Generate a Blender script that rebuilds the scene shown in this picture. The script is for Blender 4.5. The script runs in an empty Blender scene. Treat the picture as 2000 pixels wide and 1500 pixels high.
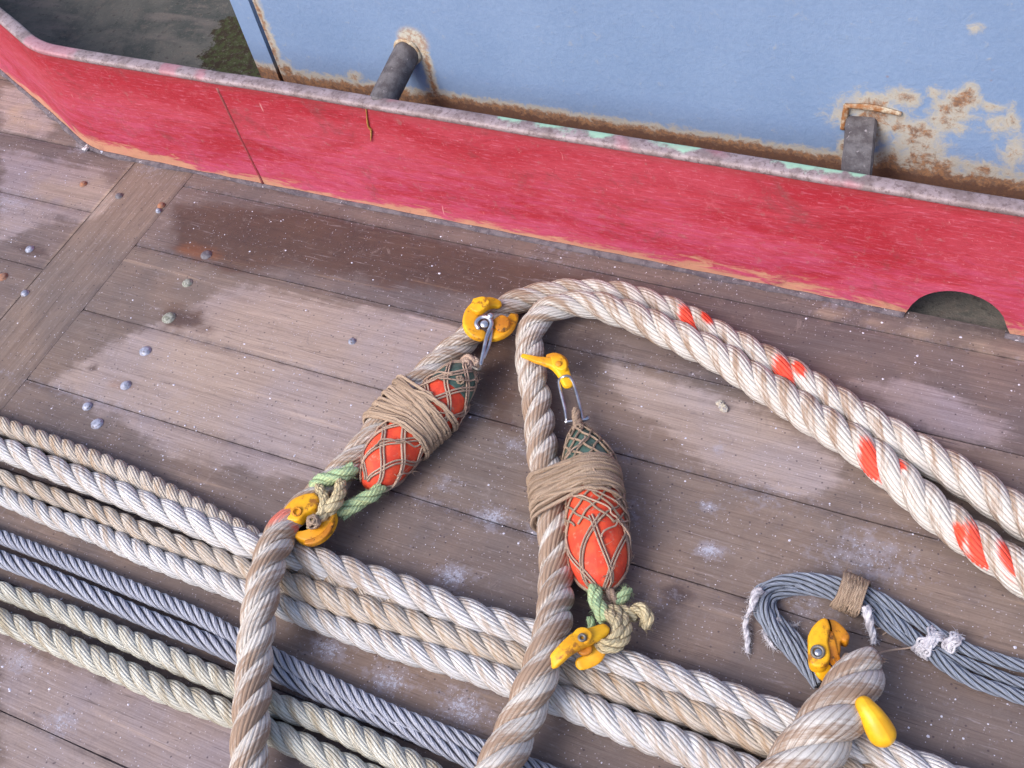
import bpy, math, random
import numpy as np
from mathutils import Vector, Matrix
random.seed(7); rng = np.random.default_rng(11)
S = bpy.context.scene; COL = S.collection
# ---------------------------------------------------------------- camera
F = 2200.; TH = math.radians(38.66); CZ = 1.7179
AX = np.array([-0.36177217, 0.50927871, -0.78086881])
RX = np.array([0.90351524, 0.39794707, -0.1590545])
DX = np.array([0.22974138, -0.76306837, -0.60410725])
CP = np.array([0, 0, CZ])
cam = bpy.data.cameras.new('camera'); co = bpy.data.objects.new('camera', cam); COL.objects.link(co)
M = Matrix((RX.tolist(), (-DX).tolist(), (-AX).tolist())).transposed().to_4x4(); M.translation = Vector(CP)
co.matrix_world = M
cam.sensor_width = 36; cam.lens = 36 * F / 2000; cam.clip_start = 0.05; cam.clip_end = 3000
S.camera = co
# ---------------------------------------------------------------- light
SUN_AZ = math.radians(-120); SUN_EL = math.radians(46)     # direction towards the sun
W = bpy.data.worlds.new('World'); S.world = W; W.use_nodes = True
nt = W.node_tree; bg = nt.nodes['Background']; sk = nt.nodes.new('ShaderNodeTexSky')
sk.sky_type = 'NISHITA'; sk.sun_disc = False; sk.sun_elevation = SUN_EL
sk.sun_rotation = math.pi / 2 - SUN_AZ; sk.air_density = 1.0; sk.dust_density = 4.0
nt.links.new(sk.outputs[0], bg.inputs[0]); bg.inputs[1].default_value = 0.145
sun = bpy.data.lights.new('sun', 'SUN'); so = bpy.data.objects.new('sun', sun); COL.objects.link(so)
sun.energy = 1.2; sun.angle = math.radians(30); sun.color = (1, .985, .965)
sd = Vector((math.cos(SUN_EL) * math.cos(SUN_AZ), math.cos(SUN_EL) * math.sin(SUN_AZ), math.sin(SUN_EL)))
so.rotation_euler = sd.to_track_quat('Z', 'Y').to_euler(); so.location = sd * 5
S.view_settings.view_transform = 'Standard'; S.view_settings.look = 'None'
S.view_settings.exposure = 0.66; S.view_settings.gamma = 1

# ---------------------------------------------------------------- helpers
def at(px, py, z=0.):
    d = AX * F + RX * (px - 1000) + DX * (py - 750)
    return CP + d * ((z - CZ) / d[2])
def aty(px, py, y):
    d = AX * F + RX * (px - 1000) + DX * (py - 750)
    return CP + d * (y / d[1])
def lin(r, g, b, k=1.):
    f = lambda c: (c / 12.92 if c <= .04045 else ((c + .055) / 1.055) ** 2.4)
    return (f(r / 255) * k, f(g / 255) * k, f(b / 255) * k, 1)
def tag(o, label=None, cat=None, group=None, kind=None):
    if label: o['label'] = label
    if cat: o['category'] = cat
    if group: o['group'] = group
    if kind: o['kind'] = kind
    return o
def thing(name, label, cat, loc=(0, 0, 0), group=None):
    o = bpy.data.objects.new(name, None); COL.objects.link(o); o.location = loc; o.empty_display_size = .05
    return tag(o, label, cat, group)
class MB:
    def __init__(s): s.v = []; s.f = []; s.n = 0; s.uv = []; s.at = {}
    def add(s, V, Fc, uv=None):
        V = np.asarray(V, float); s.v.append(V); s.f.extend([tuple(int(i) + s.n for i in q) for q in Fc])
        s.uv.append(np.zeros((len(V), 2)) if uv is None else np.asarray(uv, float)); s.n += len(V)
    def build(s, name, mat, parent=None, smooth=True, attrs=None):
        V = np.concatenate(s.v); me = bpy.data.meshes.new(name)
        org = np.array(parent.matrix_basis.translation) if parent is not None else None
        if parent is None: org = np.array([V[:, 0].mean(), V[:, 1].mean(), V[:, 2].min()])
        else:
            org = np.zeros(3); p = parent
            while p is not None: org = org + np.array(p.location); p = p.parent
        me.from_pydata((V - org).tolist(), [], s.f)
        uvs = np.concatenate(s.uv); lay = me.uv_layers.new(name='UVMap')
        li = np.empty(len(me.loops), np.int32); me.loops.foreach_get('vertex_index', li)
        lay.data.foreach_set('uv', uvs[li].astype(np.float32).ravel())
        if attrs:
            for k, fn in attrs.items():
                a = me.attributes.new(k, 'FLOAT', 'POINT'); a.data.foreach_set('value', np.asarray(fn(V), np.float32))
        if smooth: me.polygons.foreach_set('use_smooth', [True] * len(me.polygons))
        me.materials.append(mat); me.update()
        o = bpy.data.objects.new(name, me); COL.objects.link(o)
        if parent is not None: o.parent = parent
        else: o.location = org
        return o
def spline(P, ds):
    P = np.asarray(P, float)
    E = np.vstack([2 * P[0] - P[1], P, 2 * P[-1] - P[-2]]); out = []
    for i in range(1, len(E) - 2):
        t = np.linspace(0, 1, 24, endpoint=False)[:, None]
        p0, p1, p2, p3 = E[i - 1], E[i], E[i + 1], E[i + 2]
        out.append(.5 * (2 * p1 + (p2 - p0) * t + (2 * p0 - 5 * p1 + 4 * p2 - p3) * t ** 2 + (3 * p1 - p0 - 3 * p2 + p3) * t ** 3))
    out.append(P[-1:]); Q = np.vstack(out)
    d = np.r_[0, np.cumsum(np.linalg.norm(np.diff(Q[:, :3], axis=0), axis=1))]
    n = max(2, int(d[-1] / ds)); s = np.linspace(0, d[-1], n + 1)
    return s, np.stack([np.interp(s, d, Q[:, k]) for k in range(Q.shape[1])], 1)
def nrm(a): return a / np.maximum(np.linalg.norm(a, axis=-1, keepdims=True), 1e-9)
def frames(P):
    T = nrm(np.gradient(P, axis=0)); N = np.zeros_like(P)
    u = np.array([0, 0, 1.]) if abs(T[0, 2]) < .9 else np.array([1., 0, 0])
    for i in range(len(P)):
        u = u - T[i] * (u @ T[i]); u = u / np.linalg.norm(u); N[i] = u
    return T, N, np.cross(T, N)
def sweep(mb, C, E1, E2, r1, r2, m, s, uoff=0, cap=True, voff=0., pw=1.):
    n = len(C); a = np.linspace(0, 2 * np.pi, m + 1); ca_, sa_ = np.cos(a), np.sin(a); ca_, sa_ = np.sign(ca_) * abs(ca_) ** pw, np.sign(sa_) * abs(sa_) ** pw
    r1 = np.broadcast_to(r1, (n,)); r2 = np.broadcast_to(r2, (n,))
    V = C[:, None] + E1[:, None] * (ca_[None, :, None] * r1[:, None, None]) + E2[:, None] * (sa_[None, :, None] * r2[:, None, None])
    uv = np.stack(np.broadcast_arrays((s + uoff)[:, None], (a / (2 * np.pi))[None, :] + voff), -1)
    k = m + 1; Fc = [(i * k + j, i * k + j + 1, (i + 1) * k + j + 1, (i + 1) * k + j) for i in range(n - 1) for j in range(m)]
    V = V.reshape(-1, 3); uv = uv.reshape(-1, 2)
    if cap:
        c0 = len(V); V = np.vstack([V, C[:1], C[-1:]]); uv = np.vstack([uv, uv[:1], uv[-1:]])
        Fc += [(c0, j + 1, j) for j in range(m)] + [(c0 + 1, (n - 1) * k + j, (n - 1) * k + j + 1) for j in range(m)]
    mb.add(V, Fc, uv)
def tube(mb, pts, r=None, m=8, ds=.004, flat=1., round_ends=False, uoff=0, pw=1.):
    """pts rows (x,y,z[,r])"""
    P = np.asarray(pts, float)
    if P.shape[1] == 3: P = np.c_[P, np.full(len(P), r)]
    s, Q = spline(P, ds); C = Q[:, :3]; R_ = Q[:, 3].copy(); T, N, B = frames(C)
    if round_ends:
        rr0, rr1 = R_[0], R_[-1]; L = s[-1]
        R_ = R_ * np.sqrt(np.clip(1 - (1 - np.clip(s / rr0, 0, 1)) ** 2, 1e-4, 1)) * np.sqrt(np.clip(1 - (1 - np.clip((L - s) / rr1, 0, 1)) ** 2, 1e-4, 1))
    sweep(mb, C, N, B, R_ * flat, R_, m, s, uoff, pw=pw)
def PX(rows): return [tuple(at(x, y, z / 1000)) + ((r / 1000,) if r else ()) for x, y, z, r in [(list(q) + [0])[:4] for q in rows]]
def vnoise(P, sc, seed=0):
    """smooth value noise on 3d points, range 0..1"""
    q = np.asarray(P) * sc + seed * 17.13; i = np.floor(q).astype(np.int64); f = q - i; f = f * f * (3 - 2 * f)
    def h(a, b, c):
        n = (a * 73856093) ^ (b * 19349663) ^ (c * 83492791) ^ (seed * 2654435); n = (n ^ (n >> 13)) * 1274126177 & 0x7fffffff
        return ((n ^ (n >> 16)) & 0xffff) / 65535.
    r = 0
    for dx in (0, 1):
        for dy in (0, 1):
            for dz in (0, 1):
                w = (f[:, 0] if dx else 1 - f[:, 0]) * (f[:, 1] if dy else 1 - f[:, 1]) * (f[:, 2] if dz else 1 - f[:, 2])
                r = r + w * h(i[:, 0] + dx, i[:, 1] + dy, i[:, 2] + dz)
    return r
def sdpoly(V, poly):
    """signed distance (positive inside) in the XY (or given 2d) plane"""
    x, y = V[:, 0], V[:, 1]; d = np.full(len(V), 1e9); ins = np.zeros(len(V), bool); n = len(poly)
    for k in range(n):
        a = np.array(poly[k][:2]); b = np.array(poly[(k + 1) % n][:2]); e = b - a
        w = np.stack([x - a[0], y - a[1]], 1); t = np.clip((w @ e) / (e @ e + 1e-12), 0, 1)
        d = np.minimum(d, np.hypot(w[:, 0] - e[0] * t, w[:, 1] - e[1] * t))
        c = (a[1] > y) != (b[1] > y)
        with np.errstate(divide='ignore', invalid='ignore'):
            ins ^= c & (x < e[0] * (y - a[1]) / (e[1] if e[1] else 1e-12) + a[0])
    return np.where(ins, d, -d)

# ---------------------------------------------------------------- materials
class NT:
    def __init__(s, name):
        s.m = bpy.data.materials.new(name); s.m.use_nodes = True; s.t = s.m.node_tree
        s.b = s.t.nodes['Principled BSDF']; s.o = s.t.nodes['Material Output']
    def n(s, typ, **kw):
        x = s.t.nodes.new(typ)
        for k, v in kw.items(): setattr(x, k, v)
        return x
    def put(s, sock, v):
        if isinstance(v, bpy.types.NodeSocket): s.t.links.new(v, sock)
        elif v is not None:
            if isinstance(v, (int, float)) and sock.type == 'RGBA': v = (v, v, v, 1)
            sock.default_value = v
    def math(s, op, a, b=None, c=None, clamp=False):
        x = s.n('ShaderNodeMath', operation=op, use_clamp=clamp); s.put(x.inputs[0], a)
        if b is not None: s.put(x.inputs[1], b)
        if c is not None: s.put(x.inputs[2], c)
        return x.outputs[0]
    def ss(s, v, lo, hi, a=0., b=1.):
        x = s.n('ShaderNodeMapRange', interpolation_type='SMOOTHSTEP'); s.put(x.inputs[0], v)
        x.inputs[1].default_value = lo; x.inputs[2].default_value = hi; x.inputs[3].default_value = a; x.inputs[4].default_value = b
        return x.outputs[0]
    def mix(s, f, a, b, mode='MIX'):
        x = s.n('ShaderNodeMix', data_type='RGBA', blend_type=mode); s.put(x.inputs[0], f); s.put(x.inputs[6], a); s.put(x.inputs[7], b)
        return x.outputs[2]
    def noise(s, vec, scale, detail=4, rough=.6, dist=0.):
        x = s.n('ShaderNodeTexNoise'); s.put(x.inputs['Vector'], vec); x.inputs['Scale'].default_value = scale
        x.inputs['Detail'].default_value = detail; x.inputs['Roughness'].default_value = rough; x.inputs['Distortion'].default_value = dist
        return x.outputs[0]
    def vor(s, vec, scale, out='Distance', feature='F1'):
        x = s.n('ShaderNodeTexVoronoi', feature=feature); s.put(x.inputs['Vector'], vec); x.inputs['Scale'].default_value = scale
        return x.outputs[out]
    def attr(s, name, out='Fac'): return s.n('ShaderNodeAttribute', attribute_name=name).outputs[out]
    def comb(s, x, y, z=0.):
        c = s.n('ShaderNodeCombineXYZ'); s.put(c.inputs[0], x); s.put(c.inputs[1], y); s.put(c.inputs[2], z); return c.outputs[0]
    def sep(s, v):
        c = s.n('ShaderNodeSeparateXYZ'); s.put(c.inputs[0], v); return c.outputs
    def geo(s): return s.n('ShaderNodeNewGeometry').outputs['Position']
    def obj(s): return s.n('ShaderNodeTexCoord').outputs['Object']
    def uv(s): return s.n('ShaderNodeTexCoord').outputs['UV']
    def bump(s, h, strength=.5, dist=.002, normal=None):
        x = s.n('ShaderNodeBump'); x.inputs['Strength'].default_value = strength; x.inputs['Distance'].default_value = dist
        s.put(x.inputs['Height'], h)
        if normal is not None: s.put(x.inputs['Normal'], normal)
        return x.outputs[0]
    def done(s, color, rough=.8, metal=0., normal=None, spec=.5, coat=None):
        s.put(s.b.inputs['Base Color'], color); s.put(s.b.inputs['Roughness'], rough); s.put(s.b.inputs['Metallic'], metal)
        s.b.inputs['Specular IOR Level'].default_value = spec
        if normal is not None: s.put(s.b.inputs['Normal'], normal)
        return s.m

def wood_mat():
    t = NT('weathered_wood'); uv = t.uv(); g = t.geo(); u = t.sep(uv)
    gr = t.comb(t.math('MULTIPLY', u[0], 2.2), t.math('MULTIPLY', u[1], 60.))
    n1 = t.noise(gr, 1.0, 6, .65, .6)
    gr2 = t.comb(t.math('MULTIPLY', u[0], 7.), t.math('MULTIPLY', u[1], 330.))
    n2 = t.noise(gr2, 1.0, 4, .6)
    big = t.noise(g, 3.2, 5, .6, .4); mid = t.noise(g, 14., 6, .7, .3); fine = t.noise(g, 240., 3, .7); med2 = t.noise(g, 55., 5, .75)
    edge = t.math('ADD', t.math('MULTIPLY', t.math('SUBTRACT', mid, .5), .09), t.math('MULTIPLY', t.math('SUBTRACT', n1, .5), .06))
    dryA = t.math('ADD', t.attr('dry'), edge); wet_shadeA = t.math('ADD', t.attr('wet_shade'), edge)
    dry = t.ss(dryA, -.014, .018); wet_shade = t.ss(wet_shadeA, -.022, .028)
    c = t.mix(t.ss(big, .35, .68), lin(118, 111, 113), lin(144, 129, 123))
    c = t.mix(dry, c, t.mix(t.ss(big, .35, .65), lin(166, 158, 166), lin(176, 162, 158)))
    c = t.mix(wet_shade, c, t.mix(t.ss(mid, .3, .7), lin(84, 71, 68), lin(102, 83, 75)))
    c = t.mix(t.math('MULTIPLY', t.attr('pale'), 1.), c, t.mix(n1, lin(196, 180, 158), lin(180, 160, 150)))
    c = t.mix(t.math('MULTIPLY', t.ss(t.math('ADD', t.attr('orange'), t.math('MULTIPLY', t.math('SUBTRACT', mid, .5), .9)), .3, .95), .75), c, lin(138, 88, 60))
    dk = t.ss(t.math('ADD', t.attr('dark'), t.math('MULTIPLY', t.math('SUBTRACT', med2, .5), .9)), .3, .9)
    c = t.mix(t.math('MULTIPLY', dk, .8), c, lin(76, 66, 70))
    tint = t.attr('tint'); c = t.mix(1., c, t.mix(tint, lin(226, 222, 228), lin(255, 248, 240)), 'MULTIPLY')
    c = t.mix(t.ss(t.noise(g, 1.7, 4, .6), .46, .62, 0., .16), c, t.mix(.5, c, lin(158, 126, 100)))
    # grain
    c = t.mix(t.ss(n1, .30, .72, .26, 0.), c, lin(70, 52, 46))
    c = t.mix(t.ss(n2, .30, .6, .30, 0.), c, lin(84, 64, 58))
    c = t.mix(t.ss(n1, .58, .76, 0., .25), c, lin(205, 175, 150))
    ring = t.math('ABSOLUTE', t.math('SUBTRACT', t.noise(g, 5.5, 3, .55, .7), .52)); c = t.mix(t.ss(ring, .0, .012, .10, 0.), c, lin(78, 66, 68))
    crk = t.noise(t.comb(t.math('MULTIPLY', u[0], 1.6), t.math('MULTIPLY', u[1], 95.)), 1., 3, .55, 1.2); ck = t.ss(t.math('ABSOLUTE', t.math('SUBTRACT', crk, .62)), .0, .014, 1., 0.); c = t.mix(t.math('MULTIPLY', ck, .5), c, lin(58, 48, 50))
    # bluish dust film and salt flecks
    dust = t.ss(t.math('ADD', med2, t.math('MULTIPLY', t.attr('salt'), .30)), .60, .80)
    c = t.mix(t.math('MULTIPLY', dust, .35), c, lin(160, 158, 176))
    pv = t.ss(t.math('ADD', t.math('MULTIPLY', t.attr('salt'), .42), t.math('MULTIPLY', t.noise(g, 150., 6, .85, .4), 1.25)), .98, 1.06)
    c = t.mix(t.math('MULTIPLY', pv, .75), c, lin(176, 180, 200))
    # long weathering scuffs along the grain
    sf = t.noise(t.comb(t.math('MULTIPLY', u[0], 9.), t.math('MULTIPLY', u[1], 120.)), 1., 5, .75, .3)
    c = t.mix(t.ss(sf, .58, .72, 0., .38), c, lin(186, 176, 184)); c = t.mix(t.ss(sf, .26, .40, .38, 0.), c, lin(66, 56, 60))
    bt = t.noise(g, 28., 6, .8, .8); c = t.mix(t.ss(bt, .56, .72, 0., .32), c, lin(88, 80, 92)); c = t.mix(t.ss(bt, .30, .44, .25, 0.), c, lin(176, 160, 158))
    w = t.n('ShaderNodeVectorMath', operation='ADD'); t.put(w.inputs[0], g)
    v = t.vor(g, 120.); vc = t.sep(t.vor(g, 120., 'Color'))[0]
    sp = t.math('MULTIPLY', t.ss(v, .08, .2, 1., 0.), t.ss(t.math('ADD', vc, t.math('MULTIPLY', t.attr('salt'), .12)), .95, .97))
    c = t.mix(t.math('MULTIPLY', sp, .75), c, lin(222, 216, 230))
    v2 = t.vor(g, 260.); vc2 = t.sep(t.vor(g, 260., 'Color'))[1]
    sp2 = t.math('MULTIPLY', t.ss(v2, .15, .34, 1., 0.), t.ss(t.math('ADD', vc2, t.math('MULTIPLY', t.attr('salt'), .2)), .91, .94))
    c = t.mix(t.math('MULTIPLY', sp2, .55), c, lin(214, 208, 226))
    vc3 = t.sep(t.vor(g, 120., 'Color'))[2]; sp3 = t.math('MULTIPLY', t.ss(t.vor(g, 120.), .12, .28, 1., 0.), t.ss(vc3, .96, .97))
    c = t.mix(t.math('MULTIPLY', sp3, .7), c, lin(60, 50, 60))
    c = t.mix(t.ss(fine, .3, .7, .12, 0.), c, lin(70, 60, 64))
    c = t.mix(t.math('MULTIPLY', t.attr('seam'), t.ss(t.noise(g, 30., 4, .7), .3, .6, 1., .35)), c, lin(66, 58, 66))
    h = t.math('ADD', t.math('MULTIPLY', n1, .7), t.math('ADD', t.math('MULTIPLY', n2, .4), t.math('MULTIPLY', med2, .3)))
    h = t.math('ADD', h, t.math('MULTIPLY', sp, .6))
    return t.done(c, t.ss(wet_shade, 0, 1, .82, .55), normal=t.bump(h, .55, .002), spec=.3)

def rope_mat(name, clean, clean2, dirt, amount, band=.5, yarns=14, k=8., bump=.7, spec=.2, marker=lin(252, 66, 34), bscale=1., tone=False, dlo=-.35, dhi=.45, ycon=.5, fcon=.45, dk=.8):
    t = NT(name); u = t.sep(t.uv()); su, v = u[0], u[1]
    a = t.math('MULTIPLY', t.math('ADD', v, t.math('MULTIPLY', su, k)), 6.28318)
    b0 = t.math('MULTIPLY', v, 6.28318)
    fv = t.comb(t.math('MULTIPLY', t.math('COSINE', a), 1.), t.math('MULTIPLY', t.math('SINE', a), 1.), t.math('MULTIPLY', su, 4.))
    fib = t.noise(fv, 5.5, 5, .7)
    dv = t.comb(t.math('MULTIPLY', t.math('COSINE', b0), .6), t.math('MULTIPLY', t.math('SINE', b0), .6), t.math('MULTIPLY', su, 7.))
    blot = t.noise(dv, 2.2 * bscale, 5, .7); lng = t.noise(t.geo(), 5., 3, .5)
    yarn = t.math('ABSOLUTE', t.math('SINE', t.math('MULTIPLY', a, yarns * .5)))
    # dirt on one flank of every strand; dirt and painted shade deep between strands
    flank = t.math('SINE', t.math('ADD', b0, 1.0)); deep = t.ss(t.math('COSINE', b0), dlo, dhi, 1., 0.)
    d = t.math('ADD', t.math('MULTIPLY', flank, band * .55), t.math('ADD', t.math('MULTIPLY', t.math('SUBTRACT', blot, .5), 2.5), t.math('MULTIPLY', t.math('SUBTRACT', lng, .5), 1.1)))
    d = t.math('ADD', d, t.math('MULTIPLY', t.math('SUBTRACT', fib, .5), .8))
    dm = t.ss(t.math('ADD', d, t.math('ADD', t.attr('soil'), amount)), .2, .95)
    c = t.mix(t.ss(fib, .35, .65), clean, clean2)
    c = t.mix(t.math('MULTIPLY', dm, .85), c, dirt)
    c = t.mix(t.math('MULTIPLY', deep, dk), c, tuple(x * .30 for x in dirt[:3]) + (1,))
    c = t.mix(t.ss(fib, .24, .42, fcon, 0.), c, tuple(x * .75 for x in dirt[:3]) + (1,))
    c = t.mix(t.ss(t.noise(t.geo(), 220., 3, .8), .55, .75, 0, .35), c, lin(120, 108, 100))
    c = t.mix(t.ss(yarn, .0, .40, ycon, 0.), c, tuple(x * .5 for x in dirt[:3]) + (1,))
    mk = t.ss(t.math('ADD', t.attr('marker'), t.math('MULTIPLY', t.math('SUBTRACT', fib, .5), 1.6)), .22, .8)
    c = t.mix(t.math('MULTIPLY', mk, .92), c, t.mix(t.ss(yarn, .1, .6), lin(206, 50, 34), marker))
    gm = t.ss(t.math('ADD', t.attr('stain'), t.math('MULTIPLY', t.math('SUBTRACT', fib, .5), .8)), .3, .9)
    c = t.mix(t.math('MULTIPLY', gm, .6), c, lin(226, 90, 76))
    if tone: c = t.mix(t.ss(t.noise(t.comb(t.math('MULTIPLY', su, 2.3), 0.), 1., 3, .6), .35, .62, .42, 0.), c, tuple(x * .55 for x in dirt[:3]) + (1,))
    h = t.math('ADD', t.math('MULTIPLY', yarn, .6), t.math('MULTIPLY', fib, .8))
    return t.done(c, .82, normal=t.bump(h, min(1., bump * 1.4), .0026), spec=spec)

def simple_mat(name, c1, c2, scale=30., rough=.6, metal=0., bump=.3, bd=.001, c3=None, t3=(.62, .7), s3=60., spec=.5, detail=5):
    t = NT(name); g = t.geo(); n = t.noise(g, scale, detail, .65); c = t.mix(t.ss(n, .38, .62), c1, c2)
    if c3 is not None: c = t.mix(t.ss(t.noise(g, s3, 5, .7), *t3), c, c3)
    return t.done(c, rough, metal, t.bump(t.noise(g, scale * 5, 4, .7), bump, bd), spec)

WOOD = wood_mat()
CREAM, CREAM2 = lin(224, 220, 217), lin(196, 189, 183)
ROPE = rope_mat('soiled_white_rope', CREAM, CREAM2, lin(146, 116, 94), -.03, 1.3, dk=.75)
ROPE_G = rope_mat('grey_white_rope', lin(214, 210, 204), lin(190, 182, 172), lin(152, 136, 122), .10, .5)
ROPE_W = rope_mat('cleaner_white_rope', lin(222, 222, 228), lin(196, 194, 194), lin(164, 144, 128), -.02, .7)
ROPE_B = rope_mat('brown_soiled_rope', lin(212, 204, 198), lin(184, 172, 158), lin(166, 140, 116), -.04, .8)
ROPE_Y = rope_mat('greenish_cream_rope', lin(216, 216, 210), lin(194, 193, 184), lin(152, 140, 120), .04, .8)
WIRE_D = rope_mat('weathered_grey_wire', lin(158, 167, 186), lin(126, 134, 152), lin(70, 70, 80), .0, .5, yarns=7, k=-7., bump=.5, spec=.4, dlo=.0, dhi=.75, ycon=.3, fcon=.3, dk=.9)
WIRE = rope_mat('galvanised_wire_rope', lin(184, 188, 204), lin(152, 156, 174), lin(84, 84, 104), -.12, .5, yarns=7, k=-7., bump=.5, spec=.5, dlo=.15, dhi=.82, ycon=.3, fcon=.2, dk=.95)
TWINE = rope_mat('brown_twine', lin(206, 184, 164), lin(176, 150, 130), lin(124, 96, 78), .1, .2, yarns=3, k=120., bump=.5, tone=True, dlo=-.95, dhi=-.3, dk=.5, ycon=.35, fcon=.25)
TWINE_L = rope_mat('pale_twine', lin(222, 196, 180), lin(200, 172, 152), lin(150, 116, 96), -.1, .2, yarns=3, k=120., bump=.5, tone=True, dlo=-.95, dhi=-.3, dk=.5, ycon=.35, fcon=.25)
GREENCORD = rope_mat('green_cord', lin(204, 212, 160), lin(150, 202, 168), lin(196, 196, 140), .0, .3, yarns=5, k=40., bump=.9)
CREAMCORD = rope_mat('cream_cord', lin(226, 214, 178), lin(200, 182, 146), lin(150, 118, 84), .0, .3, yarns=5, k=40., bump=.9)
ORANGE = simple_mat('orange_float_plastic', lin(232, 82, 48), lin(210, 64, 42), 45, .7, bump=.4, c3=lin(196, 128, 108), t3=(.56, .72), s3=70)
GREENF = simple_mat('dark_green_float_plastic', lin(84, 112, 104), lin(62, 88, 80), 30, .6, bump=.3, c3=lin(130, 140, 130), t3=(.6, .8))
YELLOW = simple_mat('yellow_hook_paint', lin(240, 182, 24), lin(220, 152, 18), 14, .5, bump=.4, c3=lin(150, 96, 26), t3=(.53, .66), s3=38)
YELLOW_O = simple_mat('amber_worn_hook_paint', lin(206, 138, 22), lin(182, 112, 20), 40, .5, bump=.4, c3=lin(84, 54, 26), t3=(.55, .66), s3=90)
YELLOW_N = simple_mat('smooth_yellow_paint', lin(240, 184, 30), lin(226, 166, 24), 40, .38, bump=.2, c3=lin(150, 100, 40), t3=(.66, .72), s3=90)
CHROME = simple_mat('bright_steel', lin(196, 198, 208), lin(160, 164, 178), 60, .28, .9, .15)
DULL = simple_mat('dull_steel', lin(140, 136, 132), lin(110, 104, 100), 80, .5, .6, .4, c3=lin(110, 72, 44), t3=(.58, .7))
TAPE = simple_mat('white_rag_tape', lin(214, 212, 220), lin(178, 174, 184), 60, .9, bump=.6, bd=.002)
GALV = simple_mat('galvanised_bolt_zinc', lin(176, 180, 200), lin(130, 134, 154), 90, .5, .35, .5, c3=lin(96, 86, 88), t3=(.55, .65), s3=150)

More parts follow.
